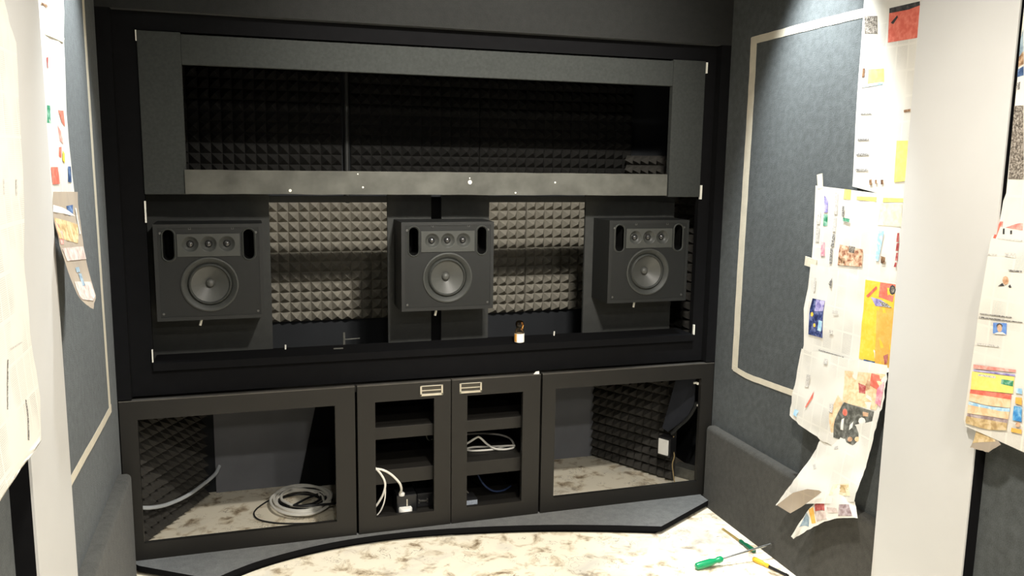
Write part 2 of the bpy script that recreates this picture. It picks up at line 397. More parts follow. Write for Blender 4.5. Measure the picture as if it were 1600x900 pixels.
# ------------------------------------------------------------------ mesh helpers
class MB:
    def __init__(self):
        self.v, self.f, self.m, self.uv = [], [], [], {}

    def add(self, vs, fs, mi=0):
        o = len(self.v)
        self.v += [tuple(x) for x in vs]
        for f in fs:
            self.f.append(tuple(i + o for i in f)); self.m.append(mi)
        return o

    def box(self, x0, x1, y0, y1, z0, z1, bev=0.0, mi=0):
        if bev <= 0:
            vs = [(x, y, z) for x in (x0, x1) for y in (y0, y1) for z in (z0, z1)]
            fs = [(0, 1, 3, 2), (4, 6, 7, 5), (0, 4, 5, 1), (2, 3, 7, 6), (0, 2, 6, 4), (1, 5, 7, 3)]
            self.add(vs, fs, mi)
            return self
        bm = bmesh.new()
        bmesh.ops.create_cube(bm, size=1)
        for q in bm.verts:
            q.co = Vector(((x0+x1)/2 + q.co.x*(x1-x0), (y0+y1)/2 + q.co.y*(y1-y0), (z0+z1)/2 + q.co.z*(z1-z0)))
        bmesh.ops.bevel(bm, geom=list(bm.edges), offset=bev, segments=2, affect='EDGES', profile=0.6)
        self.bm(bm, mi)
        return self

    def bm(self, bm, mi=0, mat=None):
        bm.verts.index_update()
        vs = [(mat @ q.co) if mat else q.co.copy() for q in bm.verts]
        self.add(vs, [[q.index for q in f.verts] for f in bm.faces], mi)
        bm.free()

    def tube(self, pts, r, n=8, mi=0, closed=False):
        pts = [Vector(p) for p in pts]
        k = len(pts)
        rings = []
        prev = None
        for i, p in enumerate(pts):
            if closed:
                t = (pts[(i+1) % k] - pts[i-1]).normalized()
            else:
                t = (pts[min(i+1, k-1)] - pts[max(i-1, 0)]).normalized()
            if prev is None:
                a = t.orthogonal().normalized()
            else:
                a = (prev - t*prev.dot(t))
                a = a.normalized() if a.length > 1e-6 else t.orthogonal().normalized()
            prev = a
            b = t.cross(a)
            rr = r[i] if isinstance(r, (list, tuple)) else r
            rings.append([p + (a*math.cos(2*PI*j/n) + b*math.sin(2*PI*j/n))*rr for j in range(n)])
        vs = [q for g in rings for q in g]
        fs = []
        for i in range(k if closed else k-1):
            i2 = (i+1) % k
            for j in range(n):
                fs.append((i*n+j, i*n+(j+1) % n, i2*n+(j+1) % n, i2*n+j))
        if not closed:
            fs.append(tuple(reversed(range(n)))); fs.append(tuple((k-1)*n+j for j in range(n)))
        self.add(vs, fs, mi)
        return self

    def lathe_y(self, cx, cz, prof, n=40, mi=0):
        """profile of (radius, y) turned about an axis along y through (cx, cz)"""
        vs, fs = [], []
        for r, y in prof:
            for j in range(n):
                vs.append((cx + r*math.cos(2*PI*j/n), y, cz + r*math.sin(2*PI*j/n)))
        for i in range(len(prof)-1):
            for j in range(n):
                fs.append((i*n+j, i*n+(j+1) % n, (i+1)*n+(j+1) % n, (i+1)*n+j))
        self.add(vs, fs, mi)
        return self

    def lathe_z(self, cx, cy, prof, n=24, mi=0):
        vs, fs = [], []
        for r, z in prof:
            for j in range(n):
                vs.append((cx + r*math.cos(2*PI*j/n), cy + r*math.sin(2*PI*j/n), z))
        for i in range(len(prof)-1):
            for j in range(n):
                fs.append((i*n+j, i*n+(j+1) % n, (i+1)*n+(j+1) % n, (i+1)*n+j))
        fs.append(tuple(reversed(range(n))))
        fs.append(tuple((len(prof)-1)*n + j for j in range(n)))
        self.add(vs, fs, mi)
        return self

    def plate(self, outer, holes, y0, y1, mi=0):
        """flat board in the xz plane with holes cut through, front at y0, back at y1"""
        bm = bmesh.new()
        edges = []
        for loop in [outer] + holes:
            vv = [bm.verts.new((x, y0, z)) for x, z in loop]
            for i in range(len(vv)):
                edges.append(bm.edges.new((vv[i], vv[(i+1) % len(vv)])))
        bmesh.ops.triangle_fill(bm, use_beauty=True, use_dissolve=False, edges=edges)
        # keep only faces outside the holes
        def inside(p, loop):
            c = False
            j = len(loop)-1
            for i in range(len(loop)):
                xi, zi = loop[i]; xj, zj = loop[j]
                if (zi > p[1]) != (zj > p[1]) and p[0] < (xj-xi)*(p[1]-zi)/(zj-zi)+xi:
                    c = not c
                j = i
            return c
        bad = [f for f in bm.faces if any(inside((f.calc_center_median().x, f.calc_center_median().z), h) for h in holes)]
        if bad:
            bmesh.ops.delete(bm, geom=bad, context='FACES_ONLY')
        r = bmesh.ops.extrude_face_region(bm, geom=list(bm.faces))
        for q in r['geom']:
            if isinstance(q, bmesh.types.BMVert):
                q.co.y = y1
        bmesh.ops.recalc_face_normals(bm, faces=bm.faces)
        self.bm(bm, mi)
        return self

    def build(self, name, mats, parent=None, smooth=False, recalc=True, loc=None, rotz=None):
        me = bpy.data.meshes.new(name)
        me.from_pydata(self.v, [], self.f)
        if not isinstance(mats, (list, tuple)):
            mats = [mats]
        for q in mats:
            me.materials.append(q)
        me.polygons.foreach_set('material_index', self.m)
        if smooth:
            me.polygons.foreach_set('use_smooth', [True]*len(self.f))
        if recalc:
            bm = bmesh.new(); bm.from_mesh(me)
            bmesh.ops.recalc_face_normals(bm, faces=bm.faces)
            bm.to_mesh(me); bm.free()
        me.update()
        if smooth:
            me.set_sharp_from_angle(angle=math.radians(40))
        o = bpy.data.objects.new(name, me)
        col.objects.link(o)
        if parent:
            o.parent = parent
        if loc is not None:
            o.location = loc
        if rotz is not None:
            o.rotation_euler = (0, 0, rotz)
        return o


def tag(o, label=None, cat=None, group=None, kind=None):
    if label: o['label'] = label
    if cat: o['category'] = cat
    if group: o['group'] = group
    if kind: o['kind'] = kind
    return o


def empty(name, loc=(0, 0, 0), rotz=0.0):
    o = bpy.data.objects.new(name, None)
    o.empty_display_size = 0.05
    o.location = loc
    o.rotation_euler = (0, 0, rotz)
    col.objects.link(o)
    return o


def copy_tree(o, parent=None):
    c = o.copy()
    col.objects.link(c)
    if parent:
        c.parent = parent
    for ch in [q for q in o.children]:
        copy_tree(ch, c)
    return c


def circle(cx, cz, r, n=32):
    return [(cx + r*math.cos(2*PI*i/n), cz + r*math.sin(2*PI*i/n)) for i in range(n)]


def rect(x0, x1, z0, z1):
    return [(x0, z0), (x1, z0), (x1, z1), (x0, z1)]


def stadium(cx, z0, z1, r, n=10):
    """upright slot with round ends"""
    pts = [(cx + r*math.cos(PI*i/n), z1 - r + r*math.sin(PI*i/n)) for i in range(n+1)]
    pts += [(cx + r*math.cos(PI + PI*i/n), z0 + r + r*math.sin(PI + PI*i/n)) for i in range(n+1)]
    return pts


def smooth_path(pts, sub=6):
    """Catmull-Rom through the points"""
    P = [Vector(p) for p in pts]
    P = [P[0]*2 - P[1]] + P + [P[-1]*2 - P[-2]]
    out = []
    for i in range(1, len(P)-2):
        for s in range(sub):
            t = s/sub
            a, b, c, d = P[i-1], P[i], P[i+1], P[i+2]
            out.append(0.5*((2*b) + (c-a)*t + (2*a-5*b+4*c-d)*t*t + (3*b-a-3*c+d)*t**3))
    out.append(P[-2])
    return out


def structure(name, mb, mat, label=None, parent=None, smooth=False):
    return tag(mb.build(name, mat, parent, smooth), label, None, None, 'structure')


M['alcove_back'] = flat('alcove_back', (0.16, 0.165, 0.18), 0.9, spec=0.2, scale=6)
# ------------------------------------------------------------------ room shell
structure('floor', MB().box(-0.25, 2.85, -6.3, 0.95, -0.06, 0.0), M['floor'],
          'cream and brown marbled floor covering with small dark vein marks')
structure('ceiling', MB().box(-0.25, 2.85, -6.3, 0.95, CEIL, CEIL+0.06), M['dark_wall'], 'dark painted ceiling over the room')
structure('wall_left', MB().box(-0.20, 0.0, -6.3, 0.0, 0, CEIL), M['wall_carpet'], 'dark grey carpeted wall left of the speaker alcove')
structure('wall_right', MB().box(2.60, 2.80, -6.3, 0.0, 0, CEIL), M['wall_carpet'], 'dark grey carpeted wall right of the speaker alcove')
structure('wall_rear', MB().box(0, 2.6, -6.3, -6.2, 0, CEIL), M['dark_wall'], 'dark wall behind the camera')
structure('wall_back', MB().box(-0.20, 2.80, 0.75, 0.85, 0, CEIL), M['dark_wall'], 'dark blue-grey back wall of the alcove behind foam and speakers')
structure('wall_alcove_left', MB().box(-0.20, -0.15, 0.0, 0.75, 0, CEIL), M['dark_wall'], 'dark left side wall inside the alcove')
structure('wall_alcove_right', MB().box(2.75, 2.80, 0.0, 0.75, 0, CEIL), M['dark_wall'], 'dark right side wall inside the alcove')
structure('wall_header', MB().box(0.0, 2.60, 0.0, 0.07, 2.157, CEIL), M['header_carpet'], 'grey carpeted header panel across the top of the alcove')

# black surround between header, side walls and the cloth frame
sur = MB().plate(rect(-0.15, 2.75, 0.70, 2.157), [rect(0.13, 2.497, 0.826, 2.09)], 0.045, 0.075)
structure('trim_1', sur, M['matte_black'], 'matte black surround band framing the speaker opening')
jam = MB()
jam.box(0.0, 0.05, 0.0, 0.045, 0.70, 2.157)
jam.box(2.552, 2.60, 0.0, 0.045, 0.70, 2.157)
structure('trim_2', jam, M['matte_black'], 'black side jambs between surround and carpeted walls')
structure('trim_3', MB().box(0.13, 2.497, 0.030, 0.20, 0.800, 0.830), M['matte_black'], 'black sill along the bottom of the speaker opening')

# carpeted baseboards
def baseboard(name, x0, x1, y0, y1, ztop, inner, label):
    mb = MB()
    prof = [(x0, 0.0), (x1, 0.0)]
    rr = 0.018
    if inner > 0:   # room side at x1 (left wall)
        p = [(x0, 0), (x1, 0), (x1, ztop-rr)] + [(x1-rr+rr*math.cos(a), ztop-rr+rr*math.sin(a)) for a in (0.4, 0.8, 1.2)] + [(x1-rr, ztop), (x0, ztop)]
    else:
        p = [(x1, 0), (x1, ztop), (x0+rr, ztop)] + [(x0+rr-rr*math.sin(a), ztop-rr+rr*math.cos(a)) for a in (0.4, 0.8, 1.2)] + [(x0, ztop-rr), (x0, 0)]
    n = len(p)
    vs = [(x, y0, z) for x, z in p] + [(x, y1, z) for x, z in p]
    fs = [(i, (i+1) % n, n+(i+1) % n, n+i) for i in range(n)] + [tuple(range(n)), tuple(range(2*n-1, n-1, -1))]
    mb.add(vs, fs)
    return structure(name, mb, M['base_carpet'], label)


baseboard('baseboard_left', 0.0, 0.045, -1.11, -0.085, 0.435, 1, 'tall grey carpeted baseboard along the left wall')
baseboard('baseboard_right', 2.558, 2.60, -1.165, -0.03, 0.395, -1, 'tall grey carpeted baseboard along the right wall')

# white pilasters, black on the edges
for nm, x0, x1, fx0, fx1, ya, yb, lab in (('trim_4', 0.0, 0.040, 0.040, 0.0455, -1.485, -1.112, 'white painted pilaster on the left wall between newspapers'),
                                          ('trim_5', 2.560, 2.60, 2.5545, 2.560, -1.540, -1.168, 'white painted pilaster on the right wall between newspapers')):
    o = structure(nm, MB().box(x0, x1, ya, yb, 0, CEIL), M['matte_black'], lab)
    MB().box(fx0, fx1, ya, yb, 0, CEIL).build('face_board', M['white_paint'], o)['label'] = 'white painted face'

# ------------------------------------------------------------------ plinth in front of the cabinets
front = [(0.03, -0.02), (0.05, -0.045), (0.33, -0.235), (0.40, -0.185), (0.488, -0.135), (0.62, -0.085), (0.76, -0.05), (0.906, -0.030), (1.10, -0.027),
         (1.291, -0.044), (1.53, -0.082), (1.764, -0.135), (2.0, -0.205), (2.205, -0.275), (2.558, -0.075)]
mid = front[3:14]
sm = [Vector((x, y, 0)) for x, y in mid]
sm = smooth_path(sm, 4)
outline = [(p[0], p[1]) for p in front[:3]] + [(p.x, p.y) for p in sm] + [front[-1]] + [(2.558, 0.018), (0.03, 0.018)]
n = len(outline)
pl = MB()
pl.add([(x, y, 0.016) for x, y in outline] + [(x, y, 0.040) for x, y in outline],
       [tuple(range(n-1, -1, -1)), tuple(range(n, 2*n))])
o = empty('plinth', (1.3, -0.05, 0.0))
def rel(o, mb):
    mb.v = [(x-o.location.x, y-o.location.y, z-o.location.z) for x, y, z in mb.v]
    return mb
rel(o, pl).build('top', M['plinth_carpet'], o)
ed = MB()
ed.add([(x, y, 0.016) for x, y in outline] + [(x, y, 0.0398) for x, y in outline], [(i, (i+1) % n, n+(i+1) % n, n+i) for i in range(n)])
rel(o, ed).build('edge', M['matte_black'], o)
ins = [(x + (0.02 if x < 1.3 else -0.02), min(y+0.02, 0.012)) for x, y in outline]
bs = MB()
bs.add([(x, y, 0.0) for x, y in ins] + [(x, y, 0.017) for x, y in ins],
       [(i, (i+1) % n, n+(i+1) % n, n+i) for i in range(n)] + [tuple(range(n-1, -1, -1)), tuple(range(n, 2*n))])
rel(o, bs).build('base', M['matte_black'], o)
tag(o, 'low grey carpeted plinth with curved black front edge under the cabinets', 'plinth')

# ------------------------------------------------------------------ cabinets
def door_frame(x0, x1, z0, z1, hx0, hx1, hz0, hz1):
    return MB().plate(rect(x0, x1, z0, z1), [rect(hx0, hx1, hz0, hz1)], 0.0, 0.022)


cl = empty('media_cabinet', (0.45, 0.3, 0.0))
rel(cl, door_frame(0.004, 0.902, 0.0405, 0.692, 0.067, 0.820, 0.110, 0.618)).build('front_frame', M['laminate'], cl)
rel(cl, MB().box(0.004, 0.902, -0.001, 0.022, 0.692, 0.6955)).build('top_edge', M['edge_band'], cl)['label'] = 'pale worn top edge with highlight painted in'
rel(cl, MB().box(0.884, 0.902, 0.022, 0.60, 0.0, 0.66)).build('side_panel', M['laminate'], cl)
rel(cl, MB().box(0.31, 0.884, 0.736, 0.748, 0.0, 0.66)).build('back_panel', M['alcove_back'], cl)
tag(cl, 'left wide black media cabinet with large open framed front', 'cabinet')

cr = empty('media_cabinet', (2.15, 0.3, 0.0))
rel(cr, door_frame(1.732, 2.597, 0.0405, 0.692, 1.795, 2.533, 0.108, 0.622)).build('front_frame', M['laminate'], cr)
rel(cr, MB().box(1.732, 2.597, -0.001, 0.022, 0.692, 0.6955)).build('top_edge', M['edge_band'], cr)['label'] = 'pale worn top edge with highlight painted in'
rel(cr, MB().box(1.732, 1.750, 0.022, 0.60, 0.0, 0.66)).build('side_panel', M['laminate'], cr)
rel(cr, MB().box(1.75, 2.30, 0.736, 0.748, 0.0, 0.66)).build('back_panel', M['alcove_back'], cr)
tag(cr, 'right wide black media cabinet with large open framed front', 'cabinet')

cc = empty('media_cabinet', (1.317, 0.3, 0.0))
rel(cc, MB().box(0.912, 0.930, 0.024, 0.60, 0.0, 0.66)).build('side_panel', M['laminate'], cc)
rel(cc, MB().box(1.704, 1.722, 0.024, 0.60, 0.0, 0.66)).build('side_panel', M['laminate'], cc)
rel(cc, MB().box(0.930, 1.704, 0.59, 0.60, 0.0, 0.66)).build('back_panel', M['laminate'], cc)
rel(cc, MB().box(0.930, 1.704, 0.036, 0.585, 0.443, 0.496, 0.002)).build('shelf', M['laminate'], cc)
rel(cc, MB().box(0.930, 1.704, 0.036, 0.585, 0.240, 0.304, 0.002)).build('shelf', M['laminate'], cc)
rel(cc, MB().box(0.930, 1.704, 0.036, 0.585, 0.050, 0.085)).build('bottom_panel', M['laminate'], cc)
for x0, x1, hx0, hx1, hc in ((0.912, 1.3125, 0.986, 1.239, 1.227), (1.3165, 1.722, 1.386, 1.641, 1.400)):
    d = rel(cc, door_frame(x0, x1, 0.0405, 0.692, hx0, hx1, 0.109, 0.620)).build('door', M['laminate'], cc)
    rel(cc, MB().box(x0, x1, -0.001, 0.022, 0.692, 0.6955)).build('top_edge', M['edge_band'], d)['label'] = 'pale worn top edge with highlight painted in'
    h = MB()
    hz0, hz1 = 0.633, 0.679
    hx0_, hx1_ = hc-0.050, hc+0.050
    h.box(hx0_, hx1_, -0.005, -0.0005, hz0, hz0+0.010, 0.0012)
    h.box(hx0_, hx0_+0.008, -0.005, -0.0005, hz0, hz1, 0.0012)
    h.box(hx1_-0.008, hx1_, -0.005, -0.0005, hz0, hz1, 0.0012)
    h.box(hx0_, hx1_, -0.005, -0.0005, hz1-0.004, hz1, 0.0012)
    h.box(hx0_+0.008, hx1_-0.008, -0.0035, -0.0005, hz0+0.022, hz0+0.026)
    h.box(hx0_+0.008, hx1_-0.008, -0.0015, -0.0005, hz0+0.01, hz1-0.004, mi=1)
    rel(cc, h).build('handle', [M['chrome'], M['dark_metal']], d)['label'] = 'brushed steel recessed pull'
tag(cc, 'narrow black cabinet with two framed doors and steel pulls in the middle', 'cabinet')

tag(MB().box(-0.14, 2.74, 0.0285, 0.745, 0.662, 0.690).build('cabinet_top', M['laminate']), 'long black counter board lying across all three cabinets', 'countertop')

# ------------------------------------------------------------------ cloth covered frame over the opening
sf = empty('screen_frame', (1.31, 0.055, 0.83))
def part(o, nm, mb, mat, smooth=False):
    return rel(o, mb).build(nm, mat, o, smooth)
part(sf, 'side_post', MB().box(0.131, 0.282, 0.036, 0.066, 1.487, 2.088, 0.003), M['frame_cloth'])
part(sf, 'side_post', MB().box(2.334, 2.496, 0.036, 0.066, 1.478, 2.088, 0.003), M['frame_cloth'])
part(sf, 'top_rail', MB().box(0.282, 2.334, 0.038, 0.066, 1.972, 2.082, 0.003), M['frame_cloth'])
br = MB()
nseg = 40
ztop, zbot = [], []
for i in range(nseg+1):
    x = 0.276 + (2.322-0.276)*i/nseg
    ztop.append((x, 1.581 + 0.0015*noise.noise(Vector((x*9, 0, 0)))))
    zbot.append((x, 1.489 - 0.004*(x-0.28)/2.05 + 0.0035*noise.noise(Vector((x*7, 3, 0)))))
br.plate(zbot + list(reversed(ztop)), [], 0.028, 0.060)
part(sf, 'bottom_rail', br, M['dusty_cloth'])['label'] = 'lighter dusty grey rail'
for x, z, r in ((1.398, 1.540, 0.009), (1.397, 1.557, 0.003), (0.664, 1.503, 0.006), (0.95, 1.517, 0.004), (0.93, 1.570, 0.003), (1.78, 1.541, 0.004), (1.60, 1.496, 0.004)):
    part(sf, 'paint_spot', MB().lathe_y(x, z, [(r, 0.0281), (r*0.9, 0.0262), (0.0001, 0.0255)], 12), M['bare_wood'])['label'] = 'white paint spot'
for x0, x1, z0, z1 in ((0.127, 0.131, 2.05, 2.088), (2.496, 2.5045, 2.035, 2.083), (2.4965, 2.5065, 1.468, 1.532), (0.128, 0.1335, 1.38, 1.462),
                       (2.497, 2.504, 0.828, 0.876), (0.127, 0.131, 0.835, 0.885)):
    part(sf, 'edge_strip', MB().box(x0, x1, 0.034, 0.0445, z0, z1), M['bare_wood'])['label'] = 'bare white strip at the frame edge'
tag(sf, 'grey cloth covered wooden frame bordering the upper opening', 'frame')

# ------------------------------------------------------------------ boards that carry the speakers
def board(mb, loc, label):
    o = mb.build('speaker_board', M['frame_board'])
    return tag(o, label, 'board', 'boards behind the speakers')
M['frame_board'] = flat('board_cloth', (0.037, 0.038, 0.0365), 0.9, spec=0.15, scale=40)
board(MB().box(0.100, 0.585, 0.190, 0.205, 0.692, 1.488), 0, 'dark cloth board behind the left speaker')
board(MB().box(1.074, 1.266, 0.190, 0.205, 0.692, 1.488), 0, 'left half of the dark board behind the middle speaker')
board(MB().box(1.312, 1.529, 0.190, 0.205, 0.692, 1.488), 0, 'right half of the dark board behind the middle speaker')
board(MB().box(1.994, 2.452, 0.190, 0.205, 0.692, 1.488), 0, 'dark cloth board behind the right speaker')
tag(MB().box(1.24, 1.34, 0.212, 0.222, 0.692, 1.47).build('gap_shade_strip', M['matte_black']), 'black strip added to darken the gap between the two middle boards', 'board')  # added strip, stands in for the deep shade inside the slit
for xa, xb, lb in ((0.586, 1.073, 'dark batten across the top of the left foam bay'), (1.530, 1.993, 'dark batten across the top of the right foam bay')):
    tag(MB().box(xa, xb, 0.192, 0.225, 1.447, 1.473).build('batten', M['frame_board']), lb, 'batten')

# ------------------------------------------------------------------ speakers
def make_speaker(loc):
    Wd, Hh, Dp = 0.397, 0.374, 0.182
    o = empty('loudspeaker', loc)
    cab = MB()
    cab.box(0, Wd, 0.010, Dp, 0, Hh)
    cab.v.clear(); cab.f.clear(); cab.m.clear()
    t = 0.014
    cab.plate(rect(0, Wd, 0, Hh), [rect(t, Wd-t, t, Hh-t)], 0.0, 0.02)
    cab.box(0, t, 0.02, Dp, 0, Hh); cab.box(Wd-t, Wd, 0.02, Dp, 0, Hh)
    cab.box(t, Wd-t, 0.02, Dp, 0, t); cab.box(t, Wd-t, 0.02, Dp, Hh-t, Hh)
    cab.box(t, Wd-t, Dp-0.012, Dp, t, Hh-t)
    cab.build('cabinet', M['speaker_box'], o)
    wx, wz = 0.196, 0.139
    ports = [(0.052, 0.236, 0.352), (0.345, 0.236, 0.352)]
    holes = [stadium(px, z0, z1, 0.0195) for px, z0, z1 in ports] + [circle(wx, wz, 0.095, 40)]
    tws = (0.1295, 0.1965, 0.2635)
    holes += [circle(tx, 0.297, 0.0285, 24) for tx in tws]
    MB().plate(rect(t, Wd-t, t, Hh-t), holes, 0.002, 0.016).build('baffle', M['baffle'], o)
    for px, z0, z1 in ports:
        st = stadium(px, z0, z1, 0.0195)
        so = stadium(px, z0-0.008, z1+0.008, 0.0275)
        k = len(st)
        mb = MB()
        sm_ = stadium(px, z0-0.004, z1+0.004, 0.0235)
        vs = [(x, 0.0018, z) for x, z in so] + [(x, -0.0025, z) for x, z in sm_] + [(x, 0.003, z) for x, z in st] + [(x, 0.12, z) for x, z in st]
        fs = []
        mi = []
        for r in range(3):
            for i in range(k):
                fs.append((r*k+i, r*k+(i+1) % k, (r+1)*k+(i+1) % k, (r+1)*k+i)); mi.append(0 if r < 2 else 1)
        fs.append(tuple(3*k+i for i in range(k))); mi.append(1)
        for f, m_ in zip(fs, mi):
            mb.f.append(f); mb.m.append(m_)
        mb.v = vs
        mb.build('bass_port', [M['rubber'], M['port_black']], o, recalc=False)
    # woofer
    w = MB().lathe_y(wx, wz, [(0.107, 0.0018), (0.106, -0.003), (0.101, -0.004), (0.0845, 0.006), (0.083, 0.009)], 48).build('woofer', M['rubber'], o, True)
    MB().lathe_y(wx, wz, [(0.0835, 0.013), (0.0805, 0.008), (0.0785, 0.002), (0.075, -0.001), (0.072, 0.002), (0.070, 0.008)], 48).build('surround', M['rubber'], w, True)
    MB().lathe_y(wx, wz, [(0.0705, 0.0075), (0.060, 0.014), (0.045, 0.023), (0.030, 0.032), (0.018, 0.039), (0.012, 0.042)], 48).build('cone', M['cone'], w, True)
    MB().lathe_y(wx, wz, [(0.0172, 0.040), (0.0165, 0.033), (0.0140, 0.028), (0.0095, 0.0245), (0.005, 0.023), (0.0002, 0.0226)], 32).build('dust_cap', M['cone'], w, True)
    # tweeter array
    tp = MB().plate(rect(0.083, 0.312, 0.249, 0.3365), [circle(tx, 0.297, 0.0305, 28) for tx in tws], -0.0015, 0.0018).build('tweeter_plate', M['tweeter'], o)
    for tx in tws:
        h = MB().lathe_y(tx, 0.297, [(0.0308, -0.0016), (0.0295, -0.0010), (0.026, 0.004), (0.020, 0.0105), (0.014, 0.0135)], 32)
        hb = h.build('tweeter', M['tweeter'], tp, True)
        MB().lathe_y(tx, 0.297, [(0.0145, 0.0135), (0.0125, 0.0075), (0.009, 0.0035), (0.0045, 0.0012), (0.0002, 0.0006)], 24).build('dome', M['dome'], tp, True)
    for sx, sz in ((0.024, 0.340), (0.372, 0.340), (0.024, 0.028), (0.372, 0.028)):
        MB().lathe_y(sx, sz, [(0.0052, 0.002), (0.0048, -0.0005), (0.0025, -0.0008), (0.0001, 0.0003)], 12).build('screw', M['screw'], o)
    for sx in (0.130, 0.286):
        MB().plate(rect(sx-0.005, sx+0.005, 0.3525, 0.3625), [rect(sx-0.003, sx+0.003, 0.3545, 0.3605)], 0.0, 0.0022).build('grille_socket', M['screw'], o)
    MB().tube([(0.158, 0.05, -0.002), (0.156, 0.047, -0.012), (0.151, 0.042, -0.030)], 0.0048, 8).build('mounting_peg', M['bare_wood'], o)['label'] = 'pale peg under the box'
    return o


spk = make_speaker((0.156, 0.006, 1.001))
tag(spk, 'black loudspeaker with three tweeters, left of the three', 'speaker', 'loudspeakers in the lower opening')
for x, lb in ((1.102, 'black loudspeaker with three tweeters between the two lit foam bays'), (2.035, 'black loudspeaker with three tweeters at the right end of the opening')):
    c_ = copy_tree(spk)
    c_.location = (x, 0.006, 1.001)
    c_['label'] = lb

# ------------------------------------------------------------------ pyramid foam
def foam_mesh(name, nx, nz, px, pz, h=0.046, base=0.012):
    """panel in xz, base at y=0, apexes toward -y"""
    vs, fs = [], []
    for j in range(nz+1):
        for i in range(nx+1):
            vs.append((i*px, -base, j*pz))
    for j in range(nz):
        for i in range(nx):
            a = j*(nx+1)+i
            k = len(vs)
            jx = rnd.uniform(-0.0012, 0.0012)
            vs.append(((i+0.5)*px + jx, -base-h + rnd.uniform(-0.002, 0.002), (j+0.5)*pz + rnd.uniform(-0.0012, 0.0012)))
            fs += [(a, a+1, k), (a+1, a+nx+2, k), (a+nx+2, a+nx+1, k), (a+nx+1, a, k)]
    o = len(vs)
    W_, H_ = nx*px, nz*pz
    vs += [(0, 0, 0), (W_, 0, 0), (W_, 0, H_), (0, 0, H_), (0, -base, 0), (W_, -base, 0), (W_, -base, H_), (0, -base, H_)]
    fs += [(o, o+3, o+2, o+1), (o, o+1, o+5, o+4), (o+1, o+2, o+6, o+5), (o+2, o+3, o+7, o+6), (o+3, o, o+4, o+7)]
    me = bpy.data.meshes.new(name)
    me.from_pydata(vs, [], fs)
    me.update()
    return me


def foam(nx, nz, px, pz, loc, rotz, label, mat='foam', group='pyramid foam panels in the alcove'):
    me = foam_mesh('acoustic_foam', nx, nz, px, pz)
    me.materials.append(M[mat])
    o = bpy.data.objects.new('acoustic_foam', me)
    o.location = loc
    o.rotation_euler = (0, 0, rotz)
    col.objects.link(o)
    return tag(o, label, 'foam panel', group)


PX, PZ = 0.0495, 0.0487
foam(13, 12, PX, PZ, (0.535, 0.749, 0.838), 0, 'brown-grey pyramid foam panel in the lit bay right of the left speaker')
foam(6, 12, PX, PZ, (1.588, 0.749, 0.838), 0, 'brown-grey pyramid foam panel nearer the middle speaker in the right bay')
foam(7, 12, PX, PZ, (1.888, 0.749, 0.841), 0, 'brown-grey pyramid foam panel nearer the right speaker in the right bay')
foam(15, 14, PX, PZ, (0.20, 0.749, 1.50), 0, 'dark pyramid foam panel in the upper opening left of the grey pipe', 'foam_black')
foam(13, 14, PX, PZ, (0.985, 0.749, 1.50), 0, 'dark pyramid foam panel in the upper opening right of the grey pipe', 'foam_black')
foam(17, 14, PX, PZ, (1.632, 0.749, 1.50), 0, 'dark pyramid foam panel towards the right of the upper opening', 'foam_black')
aL = math.atan2(0.470, 0.235)
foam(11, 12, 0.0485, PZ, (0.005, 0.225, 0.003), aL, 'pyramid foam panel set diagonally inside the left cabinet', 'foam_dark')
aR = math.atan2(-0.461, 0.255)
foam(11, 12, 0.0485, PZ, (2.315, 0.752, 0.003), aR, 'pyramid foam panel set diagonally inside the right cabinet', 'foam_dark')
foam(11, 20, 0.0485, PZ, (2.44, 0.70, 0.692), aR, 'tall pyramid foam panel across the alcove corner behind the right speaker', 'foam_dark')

# grey pipe in the upper opening, small stick below the left bay
tag(MB().tube([(0.965, 0.735, 1.40), (0.965, 0.72, 1.80), (0.965, 0.72, 2.30), (0.965, 0.735, 2.70)], 0.013, 12).build('conduit_pipe', M['speaker_box'], None, True),
    'thin grey pipe standing upright behind the upper opening', 'pipe')
